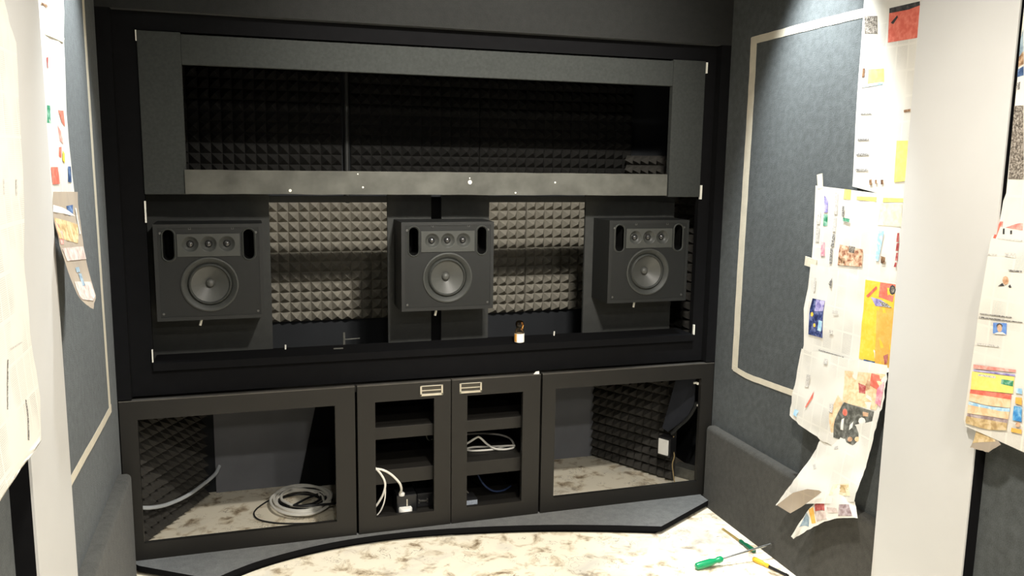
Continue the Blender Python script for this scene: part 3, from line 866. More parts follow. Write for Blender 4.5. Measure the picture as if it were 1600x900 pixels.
# sheet outlines (3-D rows, left and right edge) and print and fold-shade patches (u, v)
SHEETS = {
 'A': ([((2.588,-0.855,2.5),(2.588,-1.158,2.5)),((2.588,-0.868,2.2),(2.588,-1.158,2.2)),((2.588,-0.872,1.81),(2.588,-1.158,1.81)),((2.588,-0.88,1.56),(2.588,-1.158,1.52))],
  [
   ('red',[(0.45,0.375),(0.91,0.372),(0.926,0.465),(0.459,0.464)]),
   ('black',[(0.447,0.368),(0.908,0.367),(0.913,0.378),(0.743,0.383),(0.453,0.382)]),
   ('black',[(0.486,0.41),(0.58,0.392),(0.592,0.398),(0.529,0.415)]),
   ('halftone',[(0.032,0.374),(0.254,0.382),(0.275,0.432),(0.054,0.426)]),
   ('yellow',[(0.166,0.532),(0.428,0.536),(0.445,0.574),(0.173,0.575)]),
   ('brown',[(0.063,0.527),(0.109,0.528),(0.108,0.553),(0.063,0.554)]),
   ('sky',[(0.061,0.576),(0.423,0.574),(0.427,0.581),(0.064,0.584)]),
   ('ink',[(0.085,0.66),(0.277,0.661),(0.279,0.665),(0.087,0.664)]),
   ('ink',[(0.054,0.774),(0.261,0.771),(0.263,0.778),(0.056,0.782)]),
   ('ink',[(0.046,0.843),(0.278,0.837),(0.28,0.845),(0.048,0.852)]),
   ('ink',[(0.05,0.915),(0.284,0.905),(0.286,0.913),(0.052,0.924)]),
   ('yellow',[(0.729,0.775),(0.913,0.773),(0.926,0.926),(0.741,0.94)]),
   ('brown',[(0.803,0.659),(0.911,0.657),(0.914,0.664),(0.806,0.666)]),
   ('brown',[(0.32,0.951),(0.364,0.946),(0.371,0.97),(0.326,0.973)]),
   ('brown',[(0.422,0.946),(0.455,0.944),(0.46,0.96),(0.426,0.962)]),
   ('brown',[(0.522,0.94),(0.566,0.938),(0.571,0.957),(0.527,0.959)]),
  ]),
 'B': ([((2.586,-0.676,1.556),(2.586,-1.158,1.535)),((2.586,-0.681,1.409),(2.586,-1.158,1.4)),((2.586,-0.684,1.24),(2.586,-1.158,1.225))],
  [
   ('yellow',[(0.349,0.0),(0.426,0.0),(0.421,0.123),(0.342,0.127)]),
   ('yellow',[(0.489,0.073),(0.696,0.049),(0.693,0.106),(0.491,0.113)]),
   ('yellow',[(0.761,0.047),(0.957,0.024),(0.96,0.07),(0.758,0.103)]),
   ('cream',[(0.733,0.123),(0.95,0.095),(0.962,0.369),(0.724,0.396)]),
   ('purple',[(0.116,0.11),(0.165,0.169),(0.165,0.326),(0.119,0.333)]),
   ('green',[(0.12,0.357),(0.167,0.35),(0.166,0.5),(0.12,0.506)]),
   ('pink',[(0.108,0.687),(0.156,0.686),(0.166,0.835),(0.119,0.844)]),
   ('faint',[(0.243,0.051),(0.28,0.046),(0.28,0.333),(0.242,0.338)]),
   ('faint',[(0.244,0.363),(0.273,0.358),(0.269,0.548),(0.232,0.554)]),
   ('ink',[(0.241,0.58),(0.271,0.576),(0.265,0.71),(0.228,0.716)]),
   ('ink',[(0.229,0.737),(0.259,0.732),(0.256,0.902),(0.226,0.908)]),
   ('faint',[(0.048,0.327),(0.087,0.321),(0.079,0.489),(0.04,0.495)]),
   ('faint',[(0.041,0.517),(0.081,0.512),(0.077,0.693),(0.037,0.7)]),
   ('room',[(0.331,0.677),(0.597,0.684),(0.597,0.863),(0.325,0.901)]),
   ('brown',[(0.326,0.817),(0.4,0.809),(0.404,0.87),(0.33,0.879)]),
   ('halftone',[(0.44,0.672),(0.512,0.673),(0.503,0.742),(0.445,0.739)]),
   ('sky',[(0.741,0.458),(0.799,0.455),(0.765,0.77),(0.732,0.77)]),
   ('brown',[(0.787,0.714),(0.832,0.718),(0.831,0.782),(0.792,0.783)]),
   ('maroon',[(0.931,0.454),(0.949,0.45),(0.95,0.547),(0.926,0.551)]),
   ('maroon',[(0.933,0.562),(0.957,0.558),(0.951,0.634),(0.927,0.638)]),
   ('maroon',[(0.934,0.655),(0.953,0.652),(0.953,0.726),(0.928,0.731)]),
   ('maroon',[(0.93,0.749),(0.948,0.746),(0.946,0.79),(0.921,0.795)]),
   ('ink',[(0.34,0.217),(0.362,0.213),(0.361,0.344),(0.34,0.348)]),
   ('green',[(0.355,0.362),(0.435,0.365),(0.43,0.407),(0.35,0.404)]),
  ]),
 'C': ([((2.582,-0.687,1.255),(2.582,-1.158,1.24)),((2.582,-0.682,1.159),(2.582,-1.158,1.14)),((2.575,-0.673,1.076),(2.582,-1.158,1.06)),((2.57,-0.695,0.933),(2.582,-1.15,0.95)),((2.57,-0.681,0.878),(2.575,-1.145,0.937))],
  [
   ('gold',[(0.656,0.022),(0.962,0.0),(0.987,0.744),(0.67,0.734)]),
   ('orange',[(0.799,0.225),(0.965,0.205),(0.989,0.739),(0.835,0.736)]),
   ('red',[(0.81,0.013),(0.962,0.0),(0.953,0.153),(0.81,0.143)]),
   ('black',[(0.968,0.045),(0.962,0.078),(0.941,0.095),(0.918,0.088),(0.905,0.059),(0.912,0.026),(0.932,0.009),(0.955,0.017)]),
   ('halftone',[(0.958,0.047),(0.955,0.068),(0.942,0.078),(0.928,0.074),(0.921,0.056),(0.925,0.035),(0.937,0.025),(0.951,0.03)]),
   ('red',[(0.678,0.163),(0.774,0.054),(0.789,0.068),(0.7,0.175)]),
   ('purple',[(0.725,0.163),(0.832,0.16),(0.945,0.199),(0.786,0.228)]),
   ('ink',[(0.82,0.174),(0.898,0.178),(0.952,0.203),(0.857,0.216)]),
   ('navy2',[(0.725,0.728),(0.84,0.725),(0.837,0.753),(0.723,0.766)]),
   ('maroon',[(0.916,0.663),(0.962,0.637),(0.961,0.704),(0.939,0.729)]),
   ('navy',[(0.088,0.348),(0.242,0.333),(0.242,0.661),(0.066,0.663)]),
   ('purple',[(0.136,0.349),(0.242,0.333),(0.235,0.456),(0.14,0.486)]),
   ('gold',[(0.131,0.516),(0.118,0.535),(0.096,0.532),(0.096,0.512),(0.118,0.501)]),
   ('gold',[(0.161,0.586),(0.15,0.602),(0.132,0.6),(0.132,0.581),(0.15,0.573)]),
   ('sky',[(0.199,0.543),(0.237,0.545),(0.225,0.619),(0.178,0.618)]),
   ('ink',[(0.252,0.146),(0.291,0.081),(0.295,0.118),(0.288,0.182)]),
   ('faint',[(0.348,0.413),(0.405,0.402),(0.409,0.43),(0.352,0.441)]),
   ('faint',[(0.075,0.128),(0.099,0.123),(0.101,0.26),(0.078,0.267)]),
   ('faint',[(0.323,0.588),(0.368,0.589),(0.362,0.617),(0.317,0.617)]),
   ('ink',[(0.198,0.749),(0.5,0.761),(0.504,0.786),(0.2,0.766)]),
  ]),
 'D': ([((2.565,-0.692,0.917),(2.572,-1.145,0.96)),((2.56,-0.669,0.771),(2.565,-1.153,0.888)),((2.545,-0.666,0.645),(2.56,-1.145,0.795)),((2.545,-0.783,0.618),(2.553,-1.128,0.71)),((2.543,-0.886,0.607),(2.545,-1.105,0.631))],
  [
   ('peach',[(0.566,0.112),(0.989,0.1),(0.952,0.473),(0.606,0.394)]),
   ('peach',[(0.543,0.332),(0.613,0.394),(0.488,0.752),(0.412,0.748)]),
   ('red',[(0.854,0.105),(0.978,0.124),(0.925,0.277),(0.843,0.235)]),
   ('skin',[(0.77,0.174),(0.851,0.194),(0.842,0.297),(0.786,0.275)]),
   ('maroon',[(0.729,0.215),(0.805,0.244),(0.813,0.316),(0.753,0.305)]),
   ('pink',[(0.923,0.265),(0.988,0.175),(0.986,0.43),(0.926,0.405)]),
   ('plate',[(0.626,0.394),(0.936,0.485),(0.919,0.956),(0.4,0.837)]),
   ('red',[(0.681,0.488),(0.674,0.517),(0.653,0.531),(0.635,0.516),(0.627,0.487),(0.629,0.462),(0.646,0.452),(0.667,0.462)]),
   ('skin',[(0.727,0.826),(0.715,0.853),(0.684,0.868),(0.653,0.862),(0.642,0.836),(0.657,0.807),(0.686,0.793),(0.715,0.801)]),
   ('peach',[(0.837,0.813),(0.831,0.839),(0.804,0.852),(0.773,0.846),(0.758,0.822),(0.767,0.796),(0.793,0.783),(0.821,0.79)]),
   ('red',[(0.833,0.745),(0.903,0.666),(0.933,0.694),(0.887,0.783)]),
   ('paper',[(0.862,0.593),(0.855,0.625),(0.83,0.639),(0.803,0.626),(0.791,0.594),(0.8,0.561),(0.823,0.548),(0.848,0.561)]),
   ('paper',[(0.61,0.572),(0.642,0.555),(0.595,0.712),(0.561,0.705)]),
   ('paper',[(0.691,0.643),(0.74,0.594),(0.721,0.673),(0.675,0.707)]),
   ('skin',[(0.829,0.484),(0.882,0.497),(0.882,0.54),(0.835,0.533)]),
   ('red',[(0.189,0.439),(0.252,0.303),(0.253,0.363),(0.206,0.444)]),
   ('sky',[(0.06,0.454),(0.12,0.47),(0.069,0.544),(0.054,0.503)]),
   ('faint',[(0.128,0.174),(0.177,0.177),(0.175,0.273),(0.134,0.268)]),
   ('faint',[(0.307,0.035),(0.355,0.04),(0.352,0.083),(0.304,0.077)]),
   ('faint',[(0.477,0.406),(0.522,0.417),(0.525,0.491),(0.487,0.479)]),
  ]),
 'E': ([((2.55,-0.881,0.639),(2.555,-1.144,0.773)),((2.535,-0.83,0.522),(2.543,-1.137,0.682)),((2.515,-0.774,0.415),(2.535,-1.121,0.593)),((2.495,-0.721,0.322),(2.525,-1.116,0.522)),((2.487,-0.702,0.285),(2.515,-1.108,0.463))],
  [
   ('cream',[(0.659,0.667),(0.871,0.686),(0.94,0.899),(0.668,0.834)]),
   ('tan',[(0.723,0.687),(0.869,0.703),(0.912,0.841),(0.741,0.786)]),
   ('faint',[(0.364,0.177),(0.432,0.18),(0.458,0.215),(0.392,0.212)]),
   ('faint',[(0.141,0.343),(0.174,0.333),(0.251,0.395),(0.219,0.404)]),
  ]),
 'Ecurl': ([((2.465,-0.732,0.3),(2.47,-0.816,0.301)),((2.475,-0.816,0.384),(2.485,-0.859,0.343)),((2.485,-0.884,0.425),(2.495,-0.905,0.392)),((2.495,-0.941,0.441),(2.5,-0.949,0.437))],
  [
  ]),
 'F': ([((2.49,-0.803,0.198),(2.485,-0.826,0.199)),((2.5,-0.875,0.328),(2.49,-0.895,0.263)),((2.51,-0.938,0.424),(2.495,-0.985,0.338)),((2.51,-1.03,0.461),(2.5,-1.061,0.385)),((2.515,-1.108,0.463),(2.5,-1.147,0.422))],
  [
   ('slate',[(0.0,0.248),(0.436,0.291),(0.858,0.279),(0.306,0.126)]),
   ('orange',[(0.0,0.284),(0.115,0.357),(0.871,0.38),(0.798,0.326)]),
   ('pinkgrey',[(0.383,0.372),(0.647,0.538),(0.934,0.544),(0.849,0.399)]),
   ('maroon',[(0.07,0.38),(0.338,0.532),(0.621,0.529),(0.381,0.382)]),
   ('pinkgrey',[(0.488,0.564),(0.583,0.706),(0.777,0.729),(0.709,0.575)]),
   ('mauve',[(0.437,0.748),(0.302,0.9),(0.897,0.933),(0.907,0.725)]),
  ]),
 'J': ([((2.56,-1.55,2.5),(2.56,-2.1,2.5)),((2.56,-1.55,2.0),(2.56,-2.1,2.0)),((2.56,-1.555,1.45),(2.56,-2.1,1.43))],
  [
   ('brown',[(0.0,0.554),(0.022,0.541),(0.03,0.573),(0.0,0.58)]),
   ('slate',[(0.0,0.51),(0.009,0.485),(0.022,0.541),(0.0,0.554)]),
   ('navy2',[(0.0,0.585),(0.031,0.578),(0.036,0.601),(0.0,0.604)]),
   ('halftone',[(0.0,0.675),(0.053,0.675),(0.096,0.858),(0.005,0.86)]),
   ('ink',[(0.0,0.619),(0.021,0.616),(0.022,0.635),(0.0,0.636)]),
  ]),
 'I': ([((2.575,-1.552,1.595),(2.575,-2.1,1.565)),((2.565,-1.533,1.512),(2.565,-2.1,1.482)),((2.555,-1.523,1.419),(2.555,-2.1,1.389)),((2.545,-1.522,1.288),(2.545,-2.1,1.258)),((2.538,-1.518,1.106),(2.538,-2.1,1.076)),((2.532,-1.518,0.96),(2.532,-2.1,0.93)),((2.53,-1.517,0.89),(2.53,-2.1,0.86)),((2.53,-1.526,0.871),(2.53,-2.1,0.841))],
  [
   ('rose',[(0.02,0.186),(0.153,0.174),(0.165,0.208),(0.028,0.208)]),
   ('red',[(0.01,0.261),(0.021,0.189),(0.034,0.193),(0.026,0.262)]),
   ('black',[(0.05,0.214),(0.06,0.212),(0.069,0.237),(0.058,0.238)]),
   ('black',[(0.095,0.217),(0.106,0.215),(0.112,0.231),(0.101,0.233)]),
   ('faint',[(0.036,0.258),(0.179,0.248),(0.182,0.255),(0.038,0.263)]),
   ('faint',[(0.0,0.319),(0.055,0.315),(0.057,0.32),(0.0,0.325)]),
   ('faint',[(0.097,0.306),(0.162,0.302),(0.166,0.315),(0.101,0.318)]),
   ('ink',[(0.135,0.354),(0.212,0.349),(0.214,0.354),(0.143,0.359)]),
   ('skin',[(0.148,0.386),(0.146,0.396),(0.135,0.402),(0.121,0.399),(0.113,0.39),(0.115,0.38),(0.127,0.375),(0.14,0.377)]),
   ('black',[(0.093,0.411),(0.115,0.398),(0.129,0.406)]),
   ('black',[(0.15,0.404),(0.159,0.397),(0.169,0.405),(0.159,0.408)]),
   ('ink',[(0.014,0.486),(0.195,0.475),(0.196,0.478),(0.015,0.488)]),
   ('ink',[(0.01,0.494),(0.257,0.48),(0.258,0.482),(0.011,0.498)]),
   ('portrait',[(0.096,0.499),(0.172,0.492),(0.178,0.517),(0.102,0.523)]),
   ('black',[(0.153,0.5),(0.149,0.504),(0.138,0.508),(0.124,0.507),(0.117,0.504),(0.121,0.499),(0.133,0.496),(0.146,0.497)]),
   ('skin',[(0.152,0.506),(0.15,0.512),(0.141,0.516),(0.13,0.515),(0.123,0.509),(0.125,0.503),(0.134,0.499),(0.145,0.5)]),
   ('paper',[(0.106,0.524),(0.126,0.518),(0.155,0.514),(0.178,0.517)]),
   ('faint',[(0.018,0.556),(0.145,0.546),(0.147,0.55),(0.02,0.56)]),
   ('rose',[(0.017,0.615),(0.259,0.59),(0.261,0.597),(0.02,0.627)]),
   ('purple',[(0.021,0.629),(0.259,0.603),(0.26,0.608),(0.022,0.634)]),
   ('yellow',[(0.015,0.636),(0.257,0.61),(0.263,0.656),(0.022,0.688)]),
   ('green',[(0.189,0.628),(0.257,0.621),(0.258,0.637),(0.19,0.642)]),
   ('faint',[(0.055,0.637),(0.155,0.626),(0.157,0.632),(0.056,0.642)]),
   ('red',[(0.022,0.688),(0.257,0.659),(0.257,0.674),(0.021,0.7)]),
   ('peach',[(0.021,0.7),(0.257,0.674),(0.26,0.697),(0.023,0.73)]),
   ('sky',[(0.024,0.734),(0.26,0.698),(0.26,0.708),(0.022,0.755)]),
   ('peach',[(0.022,0.755),(0.26,0.708),(0.258,0.746),(0.022,0.808)]),
   ('mauve',[(0.022,0.811),(0.259,0.748),(0.258,0.769),(0.024,0.827)]),
   ('tan',[(0.02,0.828),(0.258,0.769),(0.26,0.811),(0.016,0.913)]),
   ('blue',[(0.279,0.687),(0.323,0.682),(0.334,0.729),(0.283,0.74)]),
   ('sky',[(0.275,0.638),(0.31,0.633),(0.314,0.648),(0.279,0.651)]),
   ('orange',[(0.282,0.662),(0.316,0.657),(0.322,0.677),(0.284,0.679)]),
   ('skin',[(0.33,0.746),(0.327,0.758),(0.318,0.766),(0.308,0.766),(0.303,0.758),(0.306,0.746),(0.315,0.737),(0.324,0.738)]),
   ('orange',[(0.285,0.784),(0.34,0.771),(0.343,0.796),(0.285,0.807)]),
  ]),
 'K': ([((2.535,-1.56,0.878),(2.535,-1.624,0.89)),((2.53,-1.558,0.844),(2.53,-1.64,0.865)),((2.525,-1.552,0.815),(2.525,-1.656,0.858)),((2.522,-1.598,0.821),(2.522,-1.62,0.823))],
  [
   ('tan',[(0.016,0.024),(0.921,0.026),(0.873,0.431),(0.025,0.504)]),
  ]),
 'L': ([((0.012,-1.105,2.5),(0.012,-0.6,2.5)),((0.012,-1.105,2.1),(0.012,-0.655,2.07)),((0.012,-1.105,1.9),(0.012,-0.672,1.908)),((0.012,-1.105,1.7),(0.012,-0.702,1.709)),((0.012,-1.105,1.5),(0.018,-0.706,1.49))],
  [
   ('green',[(0.39,0.679),(0.499,0.679),(0.49,0.737),(0.379,0.736)]),
   ('red',[(0.685,0.691),(0.87,0.69),(0.87,0.746),(0.77,0.731)]),
   ('rose',[(0.664,0.74),(0.732,0.761),(0.779,0.802),(0.685,0.791)]),
   ('red',[(0.648,0.812),(0.71,0.81),(0.679,0.846),(0.625,0.84)]),
   ('navy2',[(0.819,0.873),(0.925,0.874),(0.919,0.926),(0.796,0.923)]),
   ('red',[(0.373,0.873),(0.558,0.874),(0.574,0.927),(0.371,0.927)]),
   ('maroon',[(0.462,0.525),(0.516,0.521),(0.5,0.557),(0.464,0.558)]),
   ('brown',[(0.38,0.345),(0.51,0.338),(0.522,0.348),(0.377,0.352)]),
   ('cream',[(0.458,0.422),(1.0,0.416),(0.959,0.437),(0.445,0.449)]),  # shading of the fold, painted as a cream patch
   ('gold',[(0.72,0.822),(0.772,0.832),(0.746,0.863),(0.694,0.852)]),
  ]),
 'M': ([((0.03,-1.038,1.541),(0.03,-0.751,1.529)),((0.04,-1.086,1.479),(0.04,-0.779,1.448)),((0.055,-1.147,1.415),(0.055,-0.851,1.383)),((0.07,-1.144,1.35),(0.07,-0.869,1.313)),((0.088,-1.152,1.294),(0.09,-0.906,1.252)),((0.098,-1.096,1.257),(0.1,-1.015,1.233))],
  [
   ('navy2',[(0.473,0.104),(0.765,0.092),(0.705,0.169),(0.537,0.172)]),
   ('tan',[(0.023,0.199),(0.835,0.228),(0.803,0.377),(0.055,0.346)]),
   ('maroon',[(0.034,0.222),(0.135,0.252),(0.104,0.345),(0.019,0.328)]),
   ('paper',[(0.013,0.101),(0.587,0.139),(0.788,0.172),(0.0,0.155)]),
   ('rose',[(0.059,0.3),(0.211,0.288),(0.2,0.39),(0.052,0.391)]),
   ('pinkgrey',[(0.063,0.419),(0.966,0.401),(0.998,0.5),(0.097,0.517)]),
   ('slate',[(0.427,0.566),(0.584,0.561),(0.576,0.6),(0.414,0.606)]),
   ('slate',[(0.463,0.612),(0.618,0.612),(0.577,0.716),(0.436,0.723)]),
   ('pinkgrey',[(0.116,0.685),(0.947,0.682),(0.884,0.882),(0.058,0.887)]),
   ('faint',[(0.806,0.113),(0.866,0.113),(0.908,0.302),(0.845,0.308)]),
  ]),
 'H': ([((0.06,-1.45,2.45),(0.06,-2.1,2.45)),((0.06,-1.492,1.933),(0.06,-2.1,1.933)),((0.06,-1.463,1.889),(0.06,-2.1,1.889)),((0.062,-1.437,1.857),(0.062,-2.1,1.857)),((0.064,-1.455,1.739),(0.064,-2.1,1.739)),((0.068,-1.496,1.573),(0.068,-2.1,1.573)),((0.072,-1.534,1.434),(0.072,-2.1,1.434)),((0.078,-1.555,1.281),(0.078,-2.1,1.281)),((0.085,-1.558,1.148),(0.085,-2.1,1.148)),((0.09,-1.591,1.064),(0.09,-2.1,1.064)),((0.09,-1.706,1.079),(0.09,-2.1,1.079))],
  [
   ('ink',[(0.348,0.708),(0.338,0.709),(0.405,0.771),(0.415,0.77)]),
   ('ink',[(0.205,0.781),(0.193,0.782),(0.19,0.862),(0.208,0.858)]),
   ('faint',[(0.234,0.49),(0.22,0.49),(0.222,0.51),(0.237,0.509)]),
   ('faint',[(0.086,0.492),(0.07,0.492),(0.07,0.513),(0.086,0.512)]),
   ('faint',[(0.305,0.697),(0.14,0.701),(0.143,0.703),(0.307,0.699)]),
  ]),
}# ------------------------------------------------------------------ newspapers and tape
def sheet_eval(rows, u, v):
    k = len(rows)-1
    t = min(max(v, 0), 1)*k
    i = min(int(t), k-1)
    f = t-i
    L = Vector(rows[i][0]).lerp(Vector(rows[i+1][0]), f)
    R = Vector(rows[i][1]).lerp(Vector(rows[i+1][1]), f)
    return L.lerp(R, u)


def sheet(key, side, label, name='newspaper_sheet', amp=0.004, seed=0, group='newspaper masking on the walls', nu=10, sub=5, tear=0.0):
    rows, prints = SHEETS[key]
    def pos(u, v, off=0.0):
        p = sheet_eval(rows, u, v)
        w = amp*(0.6*noise.noise(Vector((p.y*6, p.z*4, seed))) + 0.4*noise.noise(Vector((p.y*17, p.z*11, seed+5))) + 0.5)
        p.x += side*(w + off)
        if tear:
            e = min(u, 1-u, v, 1-v)
            if e < 0.03:
                p.z += tear*noise.noise(Vector((p.y*70, p.z*40, seed)))
                p.y += tear*0.7*noise.noise(Vector((p.z*60, p.y*50, seed+9)))
        return p
    nv = (len(rows)-1)*sub
    wid = (Vector(rows[0][1])-Vector(rows[0][0])).length
    hei = (Vector(rows[-1][0])-Vector(rows[0][0])).length
    me = bpy.data.meshes.new(name)
    vs = [pos(i/nu, j/nv) for j in range(nv+1) for i in range(nu+1)]
    fs = [(j*(nu+1)+i, j*(nu+1)+i+1, (j+1)*(nu+1)+i+1, (j+1)*(nu+1)+i) for j in range(nv) for i in range(nu)]
    me.from_pydata([tuple(q) for q in vs], [], fs)
    me.materials.append(M['news_shaded' if key in ('M', 'K', 'Ecurl') else 'news'])
    uvl = me.uv_layers.new(name='UVMap')
    for p in me.polygons:
        p.use_smooth = True
        for li in p.loop_indices:
            vi = me.loops[li].vertex_index
            uvl.data[li].uv = (vs[vi].y*1.0 + seed*0.37, vs[vi].z + seed*0.21)
    me.update()
    o = bpy.data.objects.new(name, me)
    col.objects.link(o)
    tag(o, label, 'newspaper', group)
    for k_, (m_, poly) in enumerate(prints):
        mb = MB()
        off = 0.0006 + 0.00012*k_
        if len(poly) == 4:
            a, b, c, d = [Vector((x, y, 0)) for x, y in poly]
            N = 5
            g = [[a.lerp(b, i/N).lerp(d.lerp(c, i/N), j/N) for i in range(N+1)] for j in range(N+1)]
            vv = [pos(q.x, q.y, off) for r in g for q in r]
            mb.add(vv, [(j*(N+1)+i, j*(N+1)+i+1, (j+1)*(N+1)+i+1, (j+1)*(N+1)+i) for j in range(N) for i in range(N)])
        else:
            cu = sum(x for x, y in poly)/len(poly); cv = sum(y for x, y in poly)/len(poly)
            vv = [pos(cu, cv, off)] + [pos(x, y, off) for x, y in poly]
            k = len(poly)
            mb.add(vv, [(0, 1+i, 1+(i+1) % k) for i in range(k)])
        mb.build('headline' if m_ in ('ink', 'faint') else 'print_or_fold_shade', M['ink_'+m_], o, recalc=False)
    return o


sheet('A', -1, 'upper newspaper sheet with a red picture, beside the right white pilaster', seed=1)
sheet('B', -1, 'newspaper sheet with sideways headlines and a room photo on the right wall', seed=2, amp=0.005)
sheet('C', -1, 'newspaper sheet with a yellow car advertisement and a dark blue photo', seed=3, amp=0.007)
sheet('D', -1, 'newspaper sheet with a dark food photo, torn along its lower left', seed=4, amp=0.010, tear=0.010)
sheet('E', -1, 'blank drooping newspaper flap with curled left corner near the right baseboard', 'newspaper_flap', seed=5, amp=0.016, tear=0.006)
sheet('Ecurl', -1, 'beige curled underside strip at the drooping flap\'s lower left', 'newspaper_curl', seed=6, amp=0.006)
sheet('F', -1, 'small pointed newspaper scrap with blue and orange print, lowest on the right', 'newspaper_scrap', seed=7, amp=0.006, tear=0.004)
sheet('J', -1, 'newspaper sheet at the top right frame edge behind the portrait page', seed=8)
sheet('I', -1, 'newspaper page with a blue portrait and a colour table, right of the pilaster', seed=9, amp=0.006)
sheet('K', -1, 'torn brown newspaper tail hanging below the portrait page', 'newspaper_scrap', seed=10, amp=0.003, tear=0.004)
sheet('L', 1, 'narrow strip of newspaper taped behind the left white pilaster', seed=11, amp=0.009)
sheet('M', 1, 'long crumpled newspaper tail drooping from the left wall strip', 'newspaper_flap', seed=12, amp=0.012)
sheet('H', 1, 'large pale newspaper page covering the wall left of the left pilaster', seed=13, amp=0.005, tear=0.006)


def tape_strip(pts, width_dir, w, x_off, label, seg=14):
    """strip following pts (y, z) on a wall plane"""
    mb = MB()
    path = smooth_path([(0, y, z) for y, z in pts], seg)
    a, b = [], []
    for i, p in enumerate(path):
        t = (path[min(i+1, len(path)-1)] - path[max(i-1, 0)]).normalized()
        nrm = Vector((0, -t.z, t.y))
        j = 0.0015*noise.noise(Vector((p.y*20, p.z*20, w)))
        a.append(p + nrm*(w/2+j)); b.append(p - nrm*(w/2-j))
    n_ = len(path)
    x0, x1 = x_off
    vs = [(x0, q.y, q.z) for q in a] + [(x0, q.y, q.z) for q in b] + [(x1, q.y, q.z) for q in a] + [(x1, q.y, q.z) for q in b]
    fs = []
    for i in range(n_-1):
        fs += [(2*n_+i, 2*n_+i+1, 3*n_+i+1, 3*n_+i), (i, i+1, n_+i+1, n_+i), (i, i+1, 2*n_+i+1, 2*n_+i), (n_+i, n_+i+1, 3*n_+i+1, 3*n_+i)]
    mb.add(vs, fs)
    return tag(mb.build('tape_strip', M['tape']), label, 'tape', 'masking tape outlines on the walls')


XR = (2.5998, 2.5992)
XL = (0.0002, 0.0008)
tape_strip([(-0.176, 2.172), (-0.178, 1.9), (-0.174, 1.5), (-0.170, 1.1), (-0.172, 0.70)], 0, 0.046, XR, 'upright masking tape strip on the right carpeted wall')
tape_strip([(-0.158, 2.158), (-0.5, 2.165), (-0.87, 2.168)], 0, 0.032, (2.5990, 2.5985), 'masking tape strip along the top of the right wall outline')
tape_strip([(-0.160, 0.709), (-0.27, 0.700), (-0.40, 0.704), (-0.55, 0.711), (-0.68, 0.718)], 0, 0.026, (2.5990, 2.5985), 'sagging masking tape strip along the bottom of the right wall outline')
tape_strip([(-0.218, 2.55), (-0.216, 2.0), (-0.205, 1.5), (-0.190, 1.1), (-0.176, 0.70)], 0, 0.040, XL, 'upright masking tape strip on the left carpeted wall')
tape_strip([(-0.150, 0.717), (-0.4, 0.716), (-0.7, 0.720), (-1.10, 0.722)], 0, 0.030, (0.0010, 0.0015), 'slanting masking tape strip along the bottom of the left wall')
tape_strip([(-0.705, 1.545), (-0.70, 1.575), (-0.695, 1.60)], 0, 0.030, (2.586, 2.5835), 'short tape tab at the top of the sideways headline sheet')
tape_strip([(-0.65, 1.262), (-0.675, 1.26), (-0.72, 1.256)], 0, 0.036, (2.581, 2.5785), 'short tape tab joining two newspaper sheets at their left edge')

# ------------------------------------------------------------------ things inside the cabinets and on the floor
def cable(name, pts, r, mat, label, cat='cable', sub=8, n=8, group=None):
    return tag(MB().tube(smooth_path(pts, sub), r, n).build(name, M[mat], None, True), label, cat, group)


def coil_pts(cx, cy, rx, ry, turns, z0, jit, seed, rot=0.25, n=20, start=0.0):
    rr = random.Random(seed)
    pts = []
    k = int(turns*n)
    for i in range(k+1):
        a = start + 2*PI*i/n
        s = 1 + 0.11*math.sin(a*0.37+seed) + rr.uniform(-0.015, 0.015)
        x, y = rx*s*math.cos(a), ry*s*math.sin(a)
        ox = jit*math.sin(a*0.21 + seed*1.7); oy = jit*math.cos(a*0.17 + seed)
        pts.append((cx + ox + x*math.cos(rot) - y*math.sin(rot), cy + oy + x*math.sin(rot) + y*math.cos(rot),
                    z0 + 0.020*i/k + 0.004*math.sin(a*1.3+seed)))
    return pts


cable('cable_coil', coil_pts(0.703, 0.475, 0.120, 0.155, 5.0, 0.021, 0.016, 1), 0.0065, 'white_cable',
      'coiled white cable heaped on the floor of the left cabinet', sub=2)
cable('cable_coil', coil_pts(0.700, 0.500, 0.112, 0.128, 4.0, 0.007, 0.020, 3) + [(0.66, 0.36, 0.052), (0.76, 0.34, 0.05), (0.85, 0.37, 0.035)], 0.0055, 'black_cable',
      'coiled black cable under and inside the white coil in the left cabinet', sub=2)
cable('loose_cable', [(0.66, 0.64, 0.02), (0.60, 0.60, 0.008), (0.53, 0.53, 0.006), (0.485, 0.44, 0.006), (0.50, 0.355, 0.006), (0.57, 0.295, 0.006), (0.66, 0.262, 0.006), (0.75, 0.245, 0.006), (0.86, 0.235, 0.006)],
      0.0036, 'black_cable', 'thin black cable looping wide around the coils in the left cabinet')
cable('conduit', [(0.035, 0.150, 0.200), (0.075, 0.213, 0.170), (0.126, 0.316, 0.135), (0.197, 0.450, 0.113), (0.262, 0.572, 0.114), (0.312, 0.660, 0.126), (0.33, 0.70, 0.15)], 0.0085, 'grey_tube',
      'pale grey flexible tube crossing the foam in the left cabinet', 'tube')
lbd = MB()
lbd.add([(0.70, 0.69, 0.001), (0.878, 0.69, 0.001), (0.878, 0.725, 0.60), (0.835, 0.725, 0.60),
         (0.70, 0.70, 0.001), (0.878, 0.70, 0.001), (0.878, 0.735, 0.60), (0.835, 0.735, 0.60)],
        [(0, 1, 2, 3), (7, 6, 5, 4), (0, 4, 5, 1), (1, 5, 6, 2), (2, 6, 7, 3), (3, 7, 4, 0)])
tag(lbd.build('leaning_board', M['matte_black']), 'black slanted board leaning at the back of the left cabinet', 'board')

